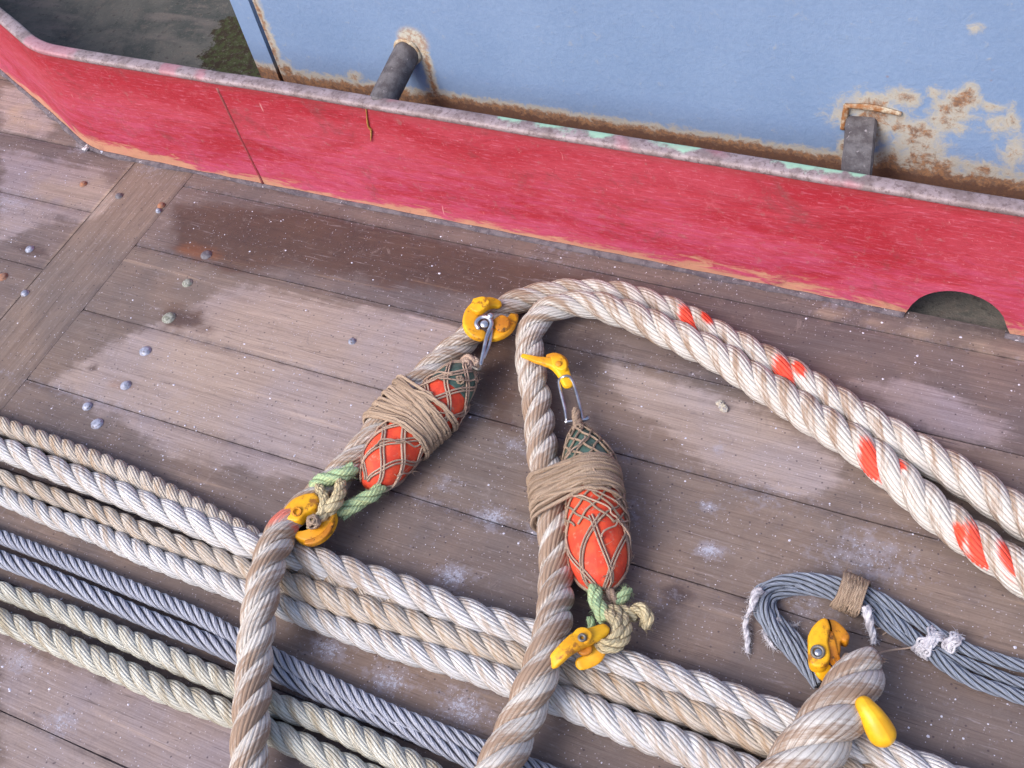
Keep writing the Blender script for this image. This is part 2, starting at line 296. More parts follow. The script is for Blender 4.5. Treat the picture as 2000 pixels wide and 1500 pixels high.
# ---------------------------------------------------------------- wooden deck
PW = .2055; Y1 = 1.2365                         # plank width, one known seam
def deck():
    mb = MB(); hw = .0013; V = []; Fc = []; UV = []; TI = []; SE = []
    n0 = [0]
    def patch(x0, x1, ylist_seams, yA, yB, along='x', wob=0):
        seams = sorted(y for y in ylist_seams if yA < y < yB); ys = []
        edges = [yA] + seams + [yB]
        for a, b in zip(edges[:-1], edges[1:]):
            lo = a + (hw if a in seams else 0); hi = b - (hw if b in seams else 0); rt = random.random(); off = random.random() * 30
            n = max(2, int((hi - lo) / .012)); q = np.linspace(lo, hi, n)
            rows = [(lo, -.006, 1., rt, off)] + [(y, -.0012 if (i in (0, n - 1)) else 0., .55 if i in (0, n - 1) else 0., rt, off) for i, y in enumerate(q)] + [(hi, -.006, 1., rt, off)]
            ys += rows
        xs = np.linspace(x0, x1, int((x1 - x0) / .012) + 1); nx = len(xs); R = []
        for (y, z, s, rt, off) in ys:
            jit = (vnoise(np.c_[xs * 1., np.full(nx, round(y / .02)), np.zeros(nx)], 5., 3) - .5) * .004 if s > 0 else 0
            if y in (yA, yB): jit = 0
            p = np.c_[xs, np.full(nx, y) + jit, np.full(nx, z)]; R.append(p)
            UV.append(np.c_[xs + off, np.full(nx, y + off)]); TI.append(np.full(nx, rt)); SE.append(np.full(nx, s))
        R = np.concatenate(R)
        if along == 'y': R = R[:, [1, 0, 2]]
        for i in range(len(ys) - 1):
            for j in range(nx - 1):
                a = n0[0] + i * nx + j; q = (a, a + 1, a + nx + 1, a + nx)
                Fc.append(q if along == 'x' else q[::-1])
        V.append(R); n0[0] += len(R)
    seams = [Y1 + k * PW for k in range(-12, 2)]
    XR, XL = -1.822, -2.002
    patch(XR + .002, 1.6, seams, -1.2, 1.52)
    patch(XL, XR, [], -1.2, 1.52) if False else patch(-1.2, 1.52, [-5], XL, XR, 'y')
    patch(-4.6, XL - .0002, [Y1 - .128 + k * .193 for k in range(-12, 6)], -1.2, 2.5)
    V = np.concatenate(V)
    lim = np.interp(V[:, 0], [-5.2, -2.66, -2.40, -2.25, -2.19, -2.13, -2.05], [2.80, 1.722, 1.61, 1.545, 1.517, 1.502, 1.50]) + .012
    okv = V[:, 1] < lim; Fc = [q for q in Fc if okv[q[0]] and okv[q[1]] and okv[q[2]] and okv[q[3]]]
    UV_ = np.concatenate(UV); TI = np.concatenate(TI); SE = np.concatenate(SE)
    mb.add(V, Fc, UV_)
    P = lambda pts: [at(*p) for p in pts]
    def ell(V, px, py, rx, ry):      # soft elongated spot, long axis along the planks
        c = at(px, py); return np.clip(1.25 - np.hypot((V[:, 0] - c[0]) / rx, (V[:, 1] - c[1]) / ry), 0, 1)
    def dry(V):
        A = sdpoly(V, P([(105, 748), (180, 690), (255, 652), (375, 600), (425, 566), (480, 556), (560, 572), (700, 602), (800, 618), (905, 640), (930, 760), (860, 860), (700, 930), (560, 940), (330, 890), (200, 800)]))
        for q in ([(1180, 700), (1300, 740), (1500, 800), (1650, 900), (1600, 990), (1400, 920), (1230, 800)], [(1660, 745), (1800, 745), (1980, 840), (1960, 880), (1800, 850)],
                  [(0, 165), (60, 170), (110, 250), (90, 265), (0, 258)], [(0, 290), (200, 330), (235, 380), (190, 430), (80, 440), (0, 470)], [(0, 1245), (470, 1420), (470, 1560), (0, 1560)]):
            A = np.maximum(A, sdpoly(V, P(q)))
        return np.clip(A, -.2, .2)
    def wet_shade(V):
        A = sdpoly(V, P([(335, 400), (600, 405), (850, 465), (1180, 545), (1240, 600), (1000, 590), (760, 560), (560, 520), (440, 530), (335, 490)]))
        for q in ([(940, 650), (1010, 650), (1015, 850), (960, 830), (930, 760)], [(330, 600), (400, 605), (405, 645), (320, 640)]):  # first outline: the left rope's shade painted in as darker wood
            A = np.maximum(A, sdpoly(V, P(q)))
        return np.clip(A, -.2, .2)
    def pale(V):
        d = sdpoly(V, P([(1590, 600), (1720, 630), (2050, 700), (2050, 722), (1760, 660), (1590, 618)])) + (vnoise(V, 40, 4) - .5) * .03
        e = np.maximum(sdpoly(V, P([(0, 180), (45, 200), (100, 250), (60, 262), (0, 250)])), sdpoly(V, P([(60, 340), (215, 345), (225, 385), (170, 420), (40, 390)]))) + (vnoise(V, 30, 5) - .5) * .07
        e = np.maximum(e, sdpoly(V, P([(930, 435), (1000, 458), (1250, 505), (1240, 512), (980, 470)])))
        return np.clip(np.maximum(d / .012, e / .04), 0, 1) * .7
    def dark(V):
        a = np.maximum(ell(V, 1320, 1160, .042, .03), ell(V, 1130, 690, .09, .09) * .95)  # second spot: dark round patch inside the right rope's loop
        for e in ((350, 622, .075, .028, 1), (182, 718, .02, .016, 1), (970, 740, .05, .1, .7), (60, 487, .09, .03, .8), (1060, 1350, .02, .02, .5), (100, 200, .05, .1, .7), (120, 425, .1, .02, .7), (365, 553, .03, .014, .6), (400, 1020, .1, .02, .5)):  # the spot beside the left float deepens the painted rope shade
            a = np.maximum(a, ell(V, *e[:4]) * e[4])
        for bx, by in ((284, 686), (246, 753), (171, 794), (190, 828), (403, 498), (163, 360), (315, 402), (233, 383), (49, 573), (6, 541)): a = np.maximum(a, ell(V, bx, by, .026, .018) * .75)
        # darker towards the foot of the coaming
        a = np.maximum(a, np.clip(1 - (1.497 - V[:, 1]) / .05, 0, 1) * .75 * (V[:, 0] > -2.16))
        return a
    def orange(V): return np.maximum(np.maximum(ell(V, 385, 492, .09, .035), ell(V, 60, 487, .07, .02) * .6), ell(V, 240, 755, .09, .02) * .55)
    def salt(V):
        a = np.zeros(len(V))
        for x, y, r, k in ((1385, 990, .035, .9), (1385, 1075, .035, 1.), (1405, 878, .03, .8), (885, 1125, .05, .9), (780, 570 + 250, .02, .6), (935, 810, .03, .8), (1010, 870, .06, .7), (640, 1265, .06, .8), (760, 1330, .06, .8), (960, 1010, .05, .9), (1045, 1040, .03, .9), (1500, 970, .08, .6), (1700, 1080, .12, .7), (1560, 1170, .08, .6), (160, 290, .05, .9), (300, 322, .07, .7), (870, 1010 - 60, .05, .5), (1200, 890, .05, .5), (905, 1385, .07, .8), (1300, 1160, .04, .4), (40, 1290, .05, .7), (120, 1410, .05, .7), (20, 395, .1, .7), (1100, 480, .08, .6), (1410, 530, .08, .7), (1640, 590, .08, .6), (1230, 1000, .05, .5)):
            c = at(x, y); a = np.maximum(a, np.clip(1.2 - np.hypot(V[:, 0] - c[0], (V[:, 1] - c[1]) * 1.5) / r, 0, 1) * k)
        s = np.min(np.abs(V[:, 1:2] - np.array([Y1 + k * PW for k in range(-4, 2)])[None, :]), axis=1)
        a = np.maximum(a, np.clip(1 - s / .012, 0, 1) * .75 * vnoise(V, 6., 8))
        return a + .12 * (V[:, 1] < .95)
    at_ = dict(dry=dry, wet_shade=wet_shade, pale=pale, dark=dark, orange=orange, salt=salt, tint=lambda V: np.where((V[:, 0] > -2.0025) & (V[:, 0] < -1.8215), 1.9, TI), seam=lambda V: SE)
    o = mb.build('deck', WOOD, attrs=at_, smooth=False); tag(o, 'worn brown wooden deck planks with damp and painted shade patches', kind='structure')
    t = NT('dark_caulk'); mc = t.done(lin(50, 46, 52), .9)
    b = MB(); b.add([(-4.6, -1.2, -.0075), (1.6, -1.2, -.0075), (1.6, 1.5, -.0075), (-2.13, 1.505, -.0075), (-2.66, 1.728, -.0075), (-4.6, 2.55, -.0075)], [(0, 1, 2, 3, 4, 5)])
    tag(b.build('deck_caulking', mc, smooth=False), 'black caulking under the plank seams', kind='structure')
deck()

# ---------------------------------------------------------------- lower steel deck behind the coaming
def lower_deck():
    t = NT('dark_green_steel_deck'); g = t.geo(); n = t.noise(g, 6., 5, .6, .6); n2 = t.noise(g, 60, 5, .7)
    mp = t.n('ShaderNodeMapping'); t.put(mp.inputs[0], g); mp.inputs['Rotation'].default_value = (0, 0, -.9); mp.inputs['Scale'].default_value = (3, 12, 1)
    st = t.noise(mp.outputs[0], 1.4, 4, .6)
    c = t.mix(t.ss(n, .35, .65), lin(74, 76, 74), lin(100, 97, 92)); c = t.mix(t.ss(st, .5, .68, 0, .6), c, lin(118, 108, 104))
    c = t.mix(t.ss(n2, .56, .7, 0, .6), c, lin(52, 46, 46)); n4 = t.noise(g, 24., 7, .8); c = t.mix(t.ss(n4, .5, .66, 0, .6), c, lin(110, 100, 94)); c = t.mix(t.ss(n4, .32, .42, .6, 0), c, lin(44, 50, 50))
    ms = t.ss(t.math('ADD', t.attr('moss'), t.math('MULTIPLY', t.math('SUBTRACT', t.noise(g, 18., 6, .75), .5), .16)), -.004, .01)
    c = t.mix(ms, c, t.mix(t.ss(n2, .42, .58), lin(66, 70, 46), lin(56, 46, 38)))
    c = t.mix(t.ss(t.noise(g, 110., 4, .8), .56, .66, 0, .5), c, lin(122, 116, 108))
    m = t.done(c, .95, normal=t.bump(n2, .8, .004), spec=.15)
    mb = MB(); xs = np.arange(-7, 3.01, .04); ys = np.arange(1.50, 4.2, .04); X, Y = np.meshgrid(xs, ys)
    V = np.c_[X.ravel(), Y.ravel(), np.full(X.size, -.03)]; nx = len(xs)
    V = np.where((V[:, 1:2] < 2.6) & (V[:, 0:1] < -2.0), V, V)
    mb.add(V, [(i * nx + j, i * nx + j + 1, (i + 1) * nx + j + 1, (i + 1) * nx + j) for i in range(len(ys) - 1) for j in range(nx - 1)])
    P = [at(x, y, -.03) for x, y in [(388, 135), (398, 95), (425, 60), (440, 30), (470, 20), (560, 60), (560, 170)]]
    o = mb.build('lower_deck', m, attrs=dict(moss=lambda V: np.clip(sdpoly(V, P), -.3, .3)), smooth=False)
    tag(o, 'dark green painted steel deck beyond the coaming', kind='structure')
lower_deck()

# ---------------------------------------------------------------- red coaming
CH = .298
def coaming():
    t = NT('chalky_red_paint'); u = t.sep(t.uv()); g = t.geo()
    stv = t.comb(t.math('MULTIPLY', u[0], 11.), t.math('MULTIPLY', u[1], 62.))
    s1 = t.noise(stv, 1., 6, .68, .8); big = t.noise(t.comb(t.math('MULTIPLY', u[0], 3.), t.math('MULTIPLY', u[1], 9.)), 1., 5, .6, .6)
    s2 = t.noise(t.comb(t.math('MULTIPLY', u[0], 34.), t.math('MULTIPLY', u[1], 230.)), 1., 4, .6)
    fine = t.noise(g, 160., 4, .7); spk = t.noise(g, 45., 5, .75)
    c = t.mix(t.ss(big, .36, .64), lin(162, 40, 54), lin(176, 64, 80))
    low = t.ss(u[1], .05, .30, 1., 0.)
    pk = t.math('ADD', t.math('MULTIPLY', s1, .75), t.math('ADD', t.math('MULTIPLY', big, .35), t.math('MULTIPLY', low, .27)))
    c = t.mix(t.ss(pk, .66, 1.0, 0, .6), c, lin(188, 84, 124))
    c = t.mix(t.ss(s2, .54, .7, 0, .45), c, lin(206, 116, 140)); c = t.mix(t.ss(s2, .3, .44, .45, 0), c, lin(136, 32, 48))
    c = t.mix(t.ss(spk, .57, .72, 0, .6), c, lin(160, 104, 106)); c = t.mix(t.ss(fine, .64, .72, 0, .5), c, lin(232, 150, 160))
    x = t.math('ADD', u[1], t.math('ADD', t.math('MULTIPLY', t.math('SUBTRACT', s1, .5), .11), t.math('MULTIPLY', t.math('SUBTRACT', big, .5), .11)))
    c = t.mix(t.ss(x, .014, .034, .9, 0), c, t.mix(spk, lin(206, 150, 122), lin(180, 140, 116)))
    c = t.mix(t.ss(u[1], .27, .293, 0, .35), c, lin(140, 66, 66))
    v3 = t.noise(g, 70., 5, .8, 1.5); c = t.mix(t.ss(v3, .56, .68, 0, .4), c, lin(204, 108, 124)); c = t.mix(t.ss(v3, .32, .42, .4, 0), c, lin(138, 34, 48)); gr_ = t.noise(g, 9., 7, .8, .5); c = t.mix(t.ss(gr_, .54, .68, 0, .5), c, lin(124, 66, 70)); c = t.mix(t.ss(gr_, .30, .42, .35, 0), c, lin(198, 104, 118))
    chip = t.noise(g, 34., 6, .8); c = t.mix(t.ss(chip, .68, .71, 0, .8), c, lin(150, 118, 104))
    # sparse pale scratches
    sc = t.ss(t.noise(t.comb(t.math('MULTIPLY', u[0], 60.), t.math('MULTIPLY', u[1], 9.)), 1., 2, .5), .74, .78)
    c = t.mix(t.math('MULTIPLY', sc, .5), c, lin(230, 170, 170))
    h = t.math('ADD', s1, t.math('MULTIPLY', spk, .5)); nb = t.bump(big, .6, .012)
    m = t.done(c, .6, normal=t.bump(h, .45, .0015, nb), spec=.3)
    t = NT('scuffed_rail_steel'); g = t.geo(); n = t.noise(g, 22., 5, .7); n2 = t.noise(g, 90., 5, .75); n3 = t.noise(g, 7., 3, .5)
    c = t.mix(t.ss(n, .35, .62), lin(126, 110, 112), lin(158, 142, 148)); c = t.mix(t.ss(n2, .5, .62, 0, .7), c, lin(98, 80, 82))
    c = t.mix(t.ss(n2, .32, .40, .3, 0), c, lin(184, 168, 176))
    mint = t.attr('mint'); c = t.mix(t.math('MULTIPLY', t.ss(t.math('ADD', mint, t.math('MULTIPLY', t.math('SUBTRACT', n, .5), 1.6)), .45, .75), .9), c, lin(158, 200, 176))
    c = t.mix(t.ss(n3, .58, .66, 0, .5), c, lin(190, 120, 136))
    mr = t.done(c, .55, .1, t.bump(n2, .5, .002))
    root = thing('coaming', 'long red painted steel coaming with scuffed top rail and half round drain hole', 'coaming', (-.8, 1.5, 0))
    # footprint (front face), with a rounded corner
    K = [(-5.2, 2.80), (-4.3, 2.418), (-3.6, 2.12), (-3.2, 1.951), (-2.9, 1.824), (-2.66, 1.722), (-2.53, 1.666), (-2.40, 1.61), (-2.30, 1.566), (-2.24, 1.538), (-2.19, 1.516), (-2.14, 1.502), (-2.09, 1.497), (-2.0, 1.496), (-1.8, 1.496), (-1.4, 1.496), (-.6, 1.496), (.4, 1.495), (1.8, 1.49)]
    s, Q = spline([(a, b, 0) for a, b in K], .01); Q = Q[:, :2]; Tn = nrm(np.gradient(Q, axis=0)); Nb = np.c_[-Tn[:, 1], Tn[:, 0]]
    xc = (at(1772, 621)[0] + at(1962, 657)[0]) / 2; rh = (at(1962, 657)[0] - at(1772, 621)[0]) / 2 + .002
    zb = np.where(np.abs(Q[:, 0] - xc) < rh, np.sqrt(np.maximum(rh ** 2 - (Q[:, 0] - xc) ** 2, 0)) * 1.02, 0)
    mb = MB(); nz = 26; n = len(Q); th = .012; lean = (vnoise(np.c_[Q, np.zeros(n)], 3., 2) - .5) * .010
    def face(off, flip):
        V = []; uv = []
        for i in range(n):
            z = np.linspace(zb[i], CH, nz); o = off + lean[i] * np.sin(z / CH * 3.14)
            V.append(np.c_[Q[i, 0] + Nb[i, 0] * o, Q[i, 1] + Nb[i, 1] * o, z]); uv.append(np.c_[np.full(nz, s[i]), z])
        Fc = [((i + 1) * nz + j, i * nz + j, i * nz + j + 1, (i + 1) * nz + j + 1)[::1 if flip else -1] for i in range(n - 1) for j in range(nz - 1)]
        mb.add(np.concatenate(V), Fc, np.concatenate(uv)); return np.concatenate(V)
    A = face(0, False); B = face(th, True)
    rim = np.stack([A[::nz], B[::nz]], 1).reshape(-1, 3); top = np.stack([A[nz - 1::nz], B[nz - 1::nz]], 1).reshape(-1, 3)
    su = np.repeat(s, 2)
    mb.add(rim, [(2 * i, 2 * i + 1, 2 * i + 3, 2 * i + 2) for i in range(n - 1)], np.c_[su, np.zeros(2 * n)])
    mb.add(top, [(2 * i, 2 * i + 2, 2 * i + 3, 2 * i + 1) for i in range(n - 1)], np.c_[su, np.full(2 * n, CH)])
    mb.build('plate', m, root)
    # rail: rounded flat bar along the top
    mb = MB(); wob = (vnoise(np.c_[Q, np.zeros(n)], 9., 5) - .5) * .003
    C = np.c_[Q + Nb * (.013 + wob[:, None]), np.full(n, CH + .004)]
    pr = []
    for a in np.linspace(0, 2 * np.pi, 17)[:-1]:
        ca, sa = math.cos(a), math.sin(a); pr.append((math.copysign(abs(ca) ** .55, ca) * .0165, math.copysign(abs(sa) ** .7, sa) * .008))
    m_ = len(pr); V = np.concatenate([np.c_[C[:, 0] + Nb[:, 0] * a, C[:, 1] + Nb[:, 1] * a, C[:, 2] + b][:, None] for a, b in pr], 1).reshape(-1, 3)
    mb.add(V, [(i * m_ + j, (i + 1) * m_ + j, (i + 1) * m_ + (j + 1) % m_, i * m_ + (j + 1) % m_) for i in range(n - 1) for j in range(m_)])
    def mint(V):
        r = np.zeros(len(V))
        for x, y, w in ((1010, 228, .06), (1080, 235, .10), (1180, 250, .08), (1330, 278, .09), (1560, 330, .10), (1670, 350, .035), (1620, 335, .05)):
            c = at(x, y, .305); r = np.maximum(r, np.clip(1.1 - np.abs(V[:, 0] - c[0]) / w, 0, 1) * np.clip(.5 + (V[:, 1] - 1.505) * 25, .2, 1))
        return r
    mb.build('top_rail', mr, root, attrs=dict(mint=mint))
    # weld seams
    mw = simple_mat('dull_weld', lin(150, 52, 62), lin(138, 74, 74), 40, .6, bump=.6, bd=.002)
    for x0, x1 in ((-1.618, -1.628), (-2.24, -2.24)):
        mb = MB(); i0 = int(np.argmin(abs(Q[:, 0] - x0))); yy = Q[i0, 1]
        tube(mb, [(x0 + (x1 - x0) * k / 8 + random.uniform(-.001, .001), yy + .0015, .004 + k * .035) for k in range(9)], .0045, 6, .01)
        if x0 > -2: mb.build('weld_seam', mw, root)
    mb = MB(); p0 = aty(715, 212, 1.4945); p1 = aty(719, 245, 1.4945); p2 = aty(724, 276, 1.4945)
    tube(mb, [tuple(p0) + (.0015,), tuple(p1) + (.003,), tuple(p1 + [.004, 0, -.012]) + (.0035,), tuple(p2) + (.0012,)], m=6, ds=.005, flat=.5)
    mb.build('paint_scrape', simple_mat('mustard_smear', lin(196, 156, 84), lin(170, 122, 60), 90, .8, bump=.4), root)
    # bead of old sealant at the foot
    ms = simple_mat('old_grey_sealant', lin(112, 104, 112), lin(84, 76, 86), 50, .85, bump=.9, bd=.003, c3=lin(206, 200, 216), t3=(.62, .7), s3=110)
    mb = MB(); hole = np.abs(Q[:, 0] - xc) < rh
    w = (vnoise(np.c_[Q, np.zeros(n)], 25., 7)) * .007 + .0055
    for seg in (np.arange(n)[(Q[:, 0] < xc - rh + .003)], np.arange(n)[(Q[:, 0] > xc + rh - .003)]):
        C = np.c_[Q[seg] - Nb[seg] * .002, np.zeros(len(seg))]; T = np.c_[Tn[seg], np.zeros(len(seg))]; N = np.tile([0, 0, 1.], (len(seg), 1))
        sweep(mb, C, N, np.c_[-Nb[seg], np.zeros(len(seg))], w[seg] * .6, w[seg], 8, s[seg])
    mb.build('sealant_bead', ms, root)
coaming()

# ---------------------------------------------------------------- blue wall
def blue_wall():
    t = NT('rusting_blue_paint'); g = t.geo(); n = t.noise(g, 3., 4, .5); n2 = t.noise(g, 45., 6, .75, .4); n3 = t.noise(g, 150., 4, .7); nb = t.noise(g, 14., 4, .6)
    c = t.mix(t.ss(n, .3, .7), lin(117, 142, 180), lin(126, 150, 187)); c = t.mix(t.ss(n3, .3, .7, 0, .10), c, lin(180, 196, 220))
    c = t.mix(t.ss(nb, .62, .75, 0, .18), c, lin(120, 140, 168))
    r = t.math('ADD', t.attr('rust'), t.math('MULTIPLY', t.math('SUBTRACT', n2, .5), 1.5))
    c = t.mix(t.ss(r, .12, .55, 0, .85), c, t.mix(n3, lin(196, 190, 176), lin(168, 158, 138)))
    c = t.mix(t.ss(r, .50, .82, 0, .9), c, t.mix(t.ss(n3, .4, .6), lin(152, 106, 68), lin(112, 80, 64)))
    c = t.mix(t.ss(r, .95, 1.15, 0, .8), c, lin(96, 68, 58))
    v = t.vor(g, 42.); vc = t.sep(t.vor(g, 42., 'Color'))[0]
    c = t.mix(t.math('MULTIPLY', t.math('MULTIPLY', t.ss(v, .07, .16, 1, 0), t.ss(vc, .86, .9)), t.ss(t.attr('spots'), .0, 1.)), c, lin(140, 92, 66))
    c = t.mix(t.attr('ring'), c, t.mix(t.ss(n3, .4, .6), lin(206, 200, 180), lin(176, 140, 104)))
    m = t.done(c, t.ss(r, .4, .6, .38, .85), normal=t.bump(t.math('ADD', n2, t.math('MULTIPLY', r, .6)), .3, .003), spec=.45)
    root = thing('blue_wall', 'pale blue painted steel wall with rusted foot beyond the red coaming', 'steel wall', (-.3, 1.65, .17))
    def blob(V, px, py, rx, rz, k=1., y=1.65):
        c = aty(px, py, y); return np.clip(1.15 - np.hypot((V[:, 0] - c[0]) / rx, (V[:, 2] - c[2]) / rz), 0, 1) * k
    def rust(V):
        x, z = V[:, 0], V[:, 2]
        lim = .236 + .025 * np.clip(x + .3, 0, 1)
        a = np.clip(1.15 - (z - lim + .03) / .035, 0, 1.25) * np.where(x > -1.2, 1, .8)
        for b in ((1710, 205, .05, .03, .8), (1690, 260, .06, .05, .75), (1760, 245, .045, .04, .7), (1800, 310, .08, .05, .75), (1850, 235, .05, .04, .72), (1890, 190, .03, .035, .8), (1860, 215, .05, .03, .8),
                  (1790, 280, .07, .05, .68), (1940, 210, .03, .02, .6), (1650, 290, .02, .06, .75), (1740, 320, .05, .06, .8), (1920, 330, .12, .03, .6), (1960, 240, .06, .05, .5), (1905, 50, .02, .02, .5), (1760, 190, .05, .03, .7), (1700, 230, .09, .07, .72), (1800, 260, .06, .05, .7), (1870, 200, .04, .035, .85), (1780, 330, .16, .05, .66), (1980, 300, .04, .05, .6), (1840, 330, .06, .05, .8), (1830, 180, .03, .02, .55)):
            a = np.maximum(a, blob(V, *b))
        e = np.clip(1.05 - np.abs(x + 1.573) / .022, 0, 1) * (.78 + .0 * z); e = np.where(x > -1.585, e, e * .5)
        a = np.maximum(a, e); a = np.maximum(a, blob(V, 690, 150, .03, .025, .7)); a = np.maximum(a, blob(V, 560, 140, .04, .05, .8))
        c = aty(826, 100, 1.65); dr = np.clip(1.1 - np.abs(x - c[0] - .004) / .018, 0, 1) * (z < c[2]) * .82; a = np.maximum(a, dr)
        return a
    def ring(V):
        c = aty(806, 82, 1.65); d = np.hypot(V[:, 0] - c[0], V[:, 2] - c[2]); return np.clip((.041 - d) / .012, 0, 1) * .8
    def spots(V): return np.clip(blob(V, 1850, 300, .3, .25), 0, 1)
    def panel(x0, x1, z0, z1, yf, name, st=.007, skew=0.):
        mb = MB(); xs = np.linspace(x0, x1, int((x1 - x0) / st) + 2); zs = np.r_[np.linspace(z0, .62, 66), np.linspace(.65, z1, 24)]
        X, Z = np.meshgrid(xs, zs); Y = yf + skew * (X - x1) + .004 * (vnoise(np.c_[X.ravel(), Z.ravel(), X.ravel() * 0], 2.5, 9).reshape(X.shape) - .5)
        nx = len(xs); nz = len(zs); V = np.c_[X.ravel(), Y.ravel(), Z.ravel()]
        mb.add(V, [(i * nx + j, i * nx + j + 1, (i + 1) * nx + j + 1, (i + 1) * nx + j) for i in range(nz - 1) for j in range(nx - 1)])
        V2 = V + [0, .014, 0]; mb.add(V2, [(i * nx + j, (i + 1) * nx + j, (i + 1) * nx + j + 1, i * nx + j + 1) for i in range(nz - 1) for j in range(nx - 1)])
        for idx in ([i * nx for i in range(nz)], [i * nx + nx - 1 for i in range(nz)], list(range(nx)), [(nz - 1) * nx + j for j in range(nx)]):
            E = np.stack([V[idx], V2[idx]], 1).reshape(-1, 3); mb.add(E, [(2 * i, 2 * i + 1, 2 * i + 3, 2 * i + 2) for i in range(len(idx) - 1)])
        return mb.build(name, m, root, smooth=False, attrs=dict(rust=rust, ring=ring, spots=spots))
    panel(-1.578, 1.9, .186, 1.5, 1.65, 'wall_panel')
    panel(-1.655, -1.594, .14, 1.5, 1.655, 'end_flange', skew=-.15)
    # dark foot framing under the wall, down to the lower deck
    md = simple_mat('dark_rusted_frame', lin(58, 48, 44), lin(40, 36, 38), 20, .8, bump=.6, bd=.003)
    mb = MB(); x0, x1 = -1.64, 1.9
    V = [(x0, 1.69, -.03), (x1, 1.69, -.03), (x1, 1.69, .3), (x0, 1.69, .3), (x0, 1.71, -.03), (x1, 1.71, -.03), (x1, 1.71, .3), (x0, 1.71, .3)]
    mb.add(V, [(0, 1, 2, 3), (5, 4, 7, 6), (4, 0, 3, 7), (1, 5, 6, 2), (3, 2, 6, 7)]); mb.build('foot_framing', md, root, smooth=False)
    # braces from the wall towards the coaming
    mp = simple_mat('grimy_pipe_steel', lin(104, 100, 104), lin(78, 72, 76), 40, .6, .2, .6, .002, c3=lin(168, 160, 166), t3=(.62, .7), s3=110)
    a = aty(798, 97, 1.655); b = aty(748, 196, 1.535); mb = MB(); d = b - a
    tube(mb, [a, a + d * .5, b, b + d * .15], .0285, 20, .01); o = mb.build('pipe_brace', mp, root); o['label'] = 'dark round pipe brace with a pale weld ring'
    mbw = MB(); T = d / np.linalg.norm(d); u1 = nrm(np.cross(T, [0, 0, 1.])); u2 = np.cross(T, u1); rr = []
    for k in range(25):
        q = 2 * math.pi * k / 24; p = u1 * math.cos(q) * .0285 + u2 * math.sin(q) * .0285; p = a + p; p = p + T * ((1.648 - p[1]) / T[1]) ; rr.append(tuple(p) + (.0042 + .001 * math.sin(5 * q),))
    tube(mbw, rr, m=6, ds=.006); mbw.build('weld_ring', simple_mat('pale_weld', lin(196, 190, 174), lin(168, 140, 112), 60, .8, bump=.8, bd=.003), o)
    a = aty(1683, 232, 1.65); b = aty(1672, 345, 1.545); mb = MB(); d = b - a; T = nrm(d); sd_ = nrm(np.cross(T, [0, 0, 1.])); up = np.cross(sd_, T)
    V = []
    for k in range(9):
        p = a + d * k / 8 * 1.1
        for (i, j) in ((-.027, -.008), (.027, -.008), (.027, .003), (.022, .008), (-.022, .008), (-.027, .003)): V.append(p + sd_ * i + up * j + rng.normal(0, .0006, 3))
    mb.add(V, [(6 * k + j, 6 * k + (j + 1) % 6, 6 * k + 6 + (j + 1) % 6, 6 * k + 6 + j) for k in range(8) for j in range(6)] + [(5, 4, 3, 2, 1, 0), tuple(48 + j for j in range(6))])
    o = mb.build('bar_brace', mp, root, smooth=False); o['label'] = 'dark flat bar brace beside large rust patches'
    # welded lug above the bar
    mb = MB(); c = aty(1705, 212, 1.65)
    tube(mb, [(c[0] - .045, 1.643, c[2] + .004, .004), (c[0], 1.645, c[2] + .006, .006), (c[0] + .05, 1.646, c[2], .004)], m=8); tube(mb, [(c[0] - .045, 1.645, c[2] + .004, .006), (c[0] - .048, 1.645, c[2] - .05, .006)], m=8)
    mb.build('weld_bead', simple_mat('rusty_weld', lin(196, 186, 166), lin(150, 100, 60), 60, .8, bump=.8, bd=.003), root)
blue_wall()

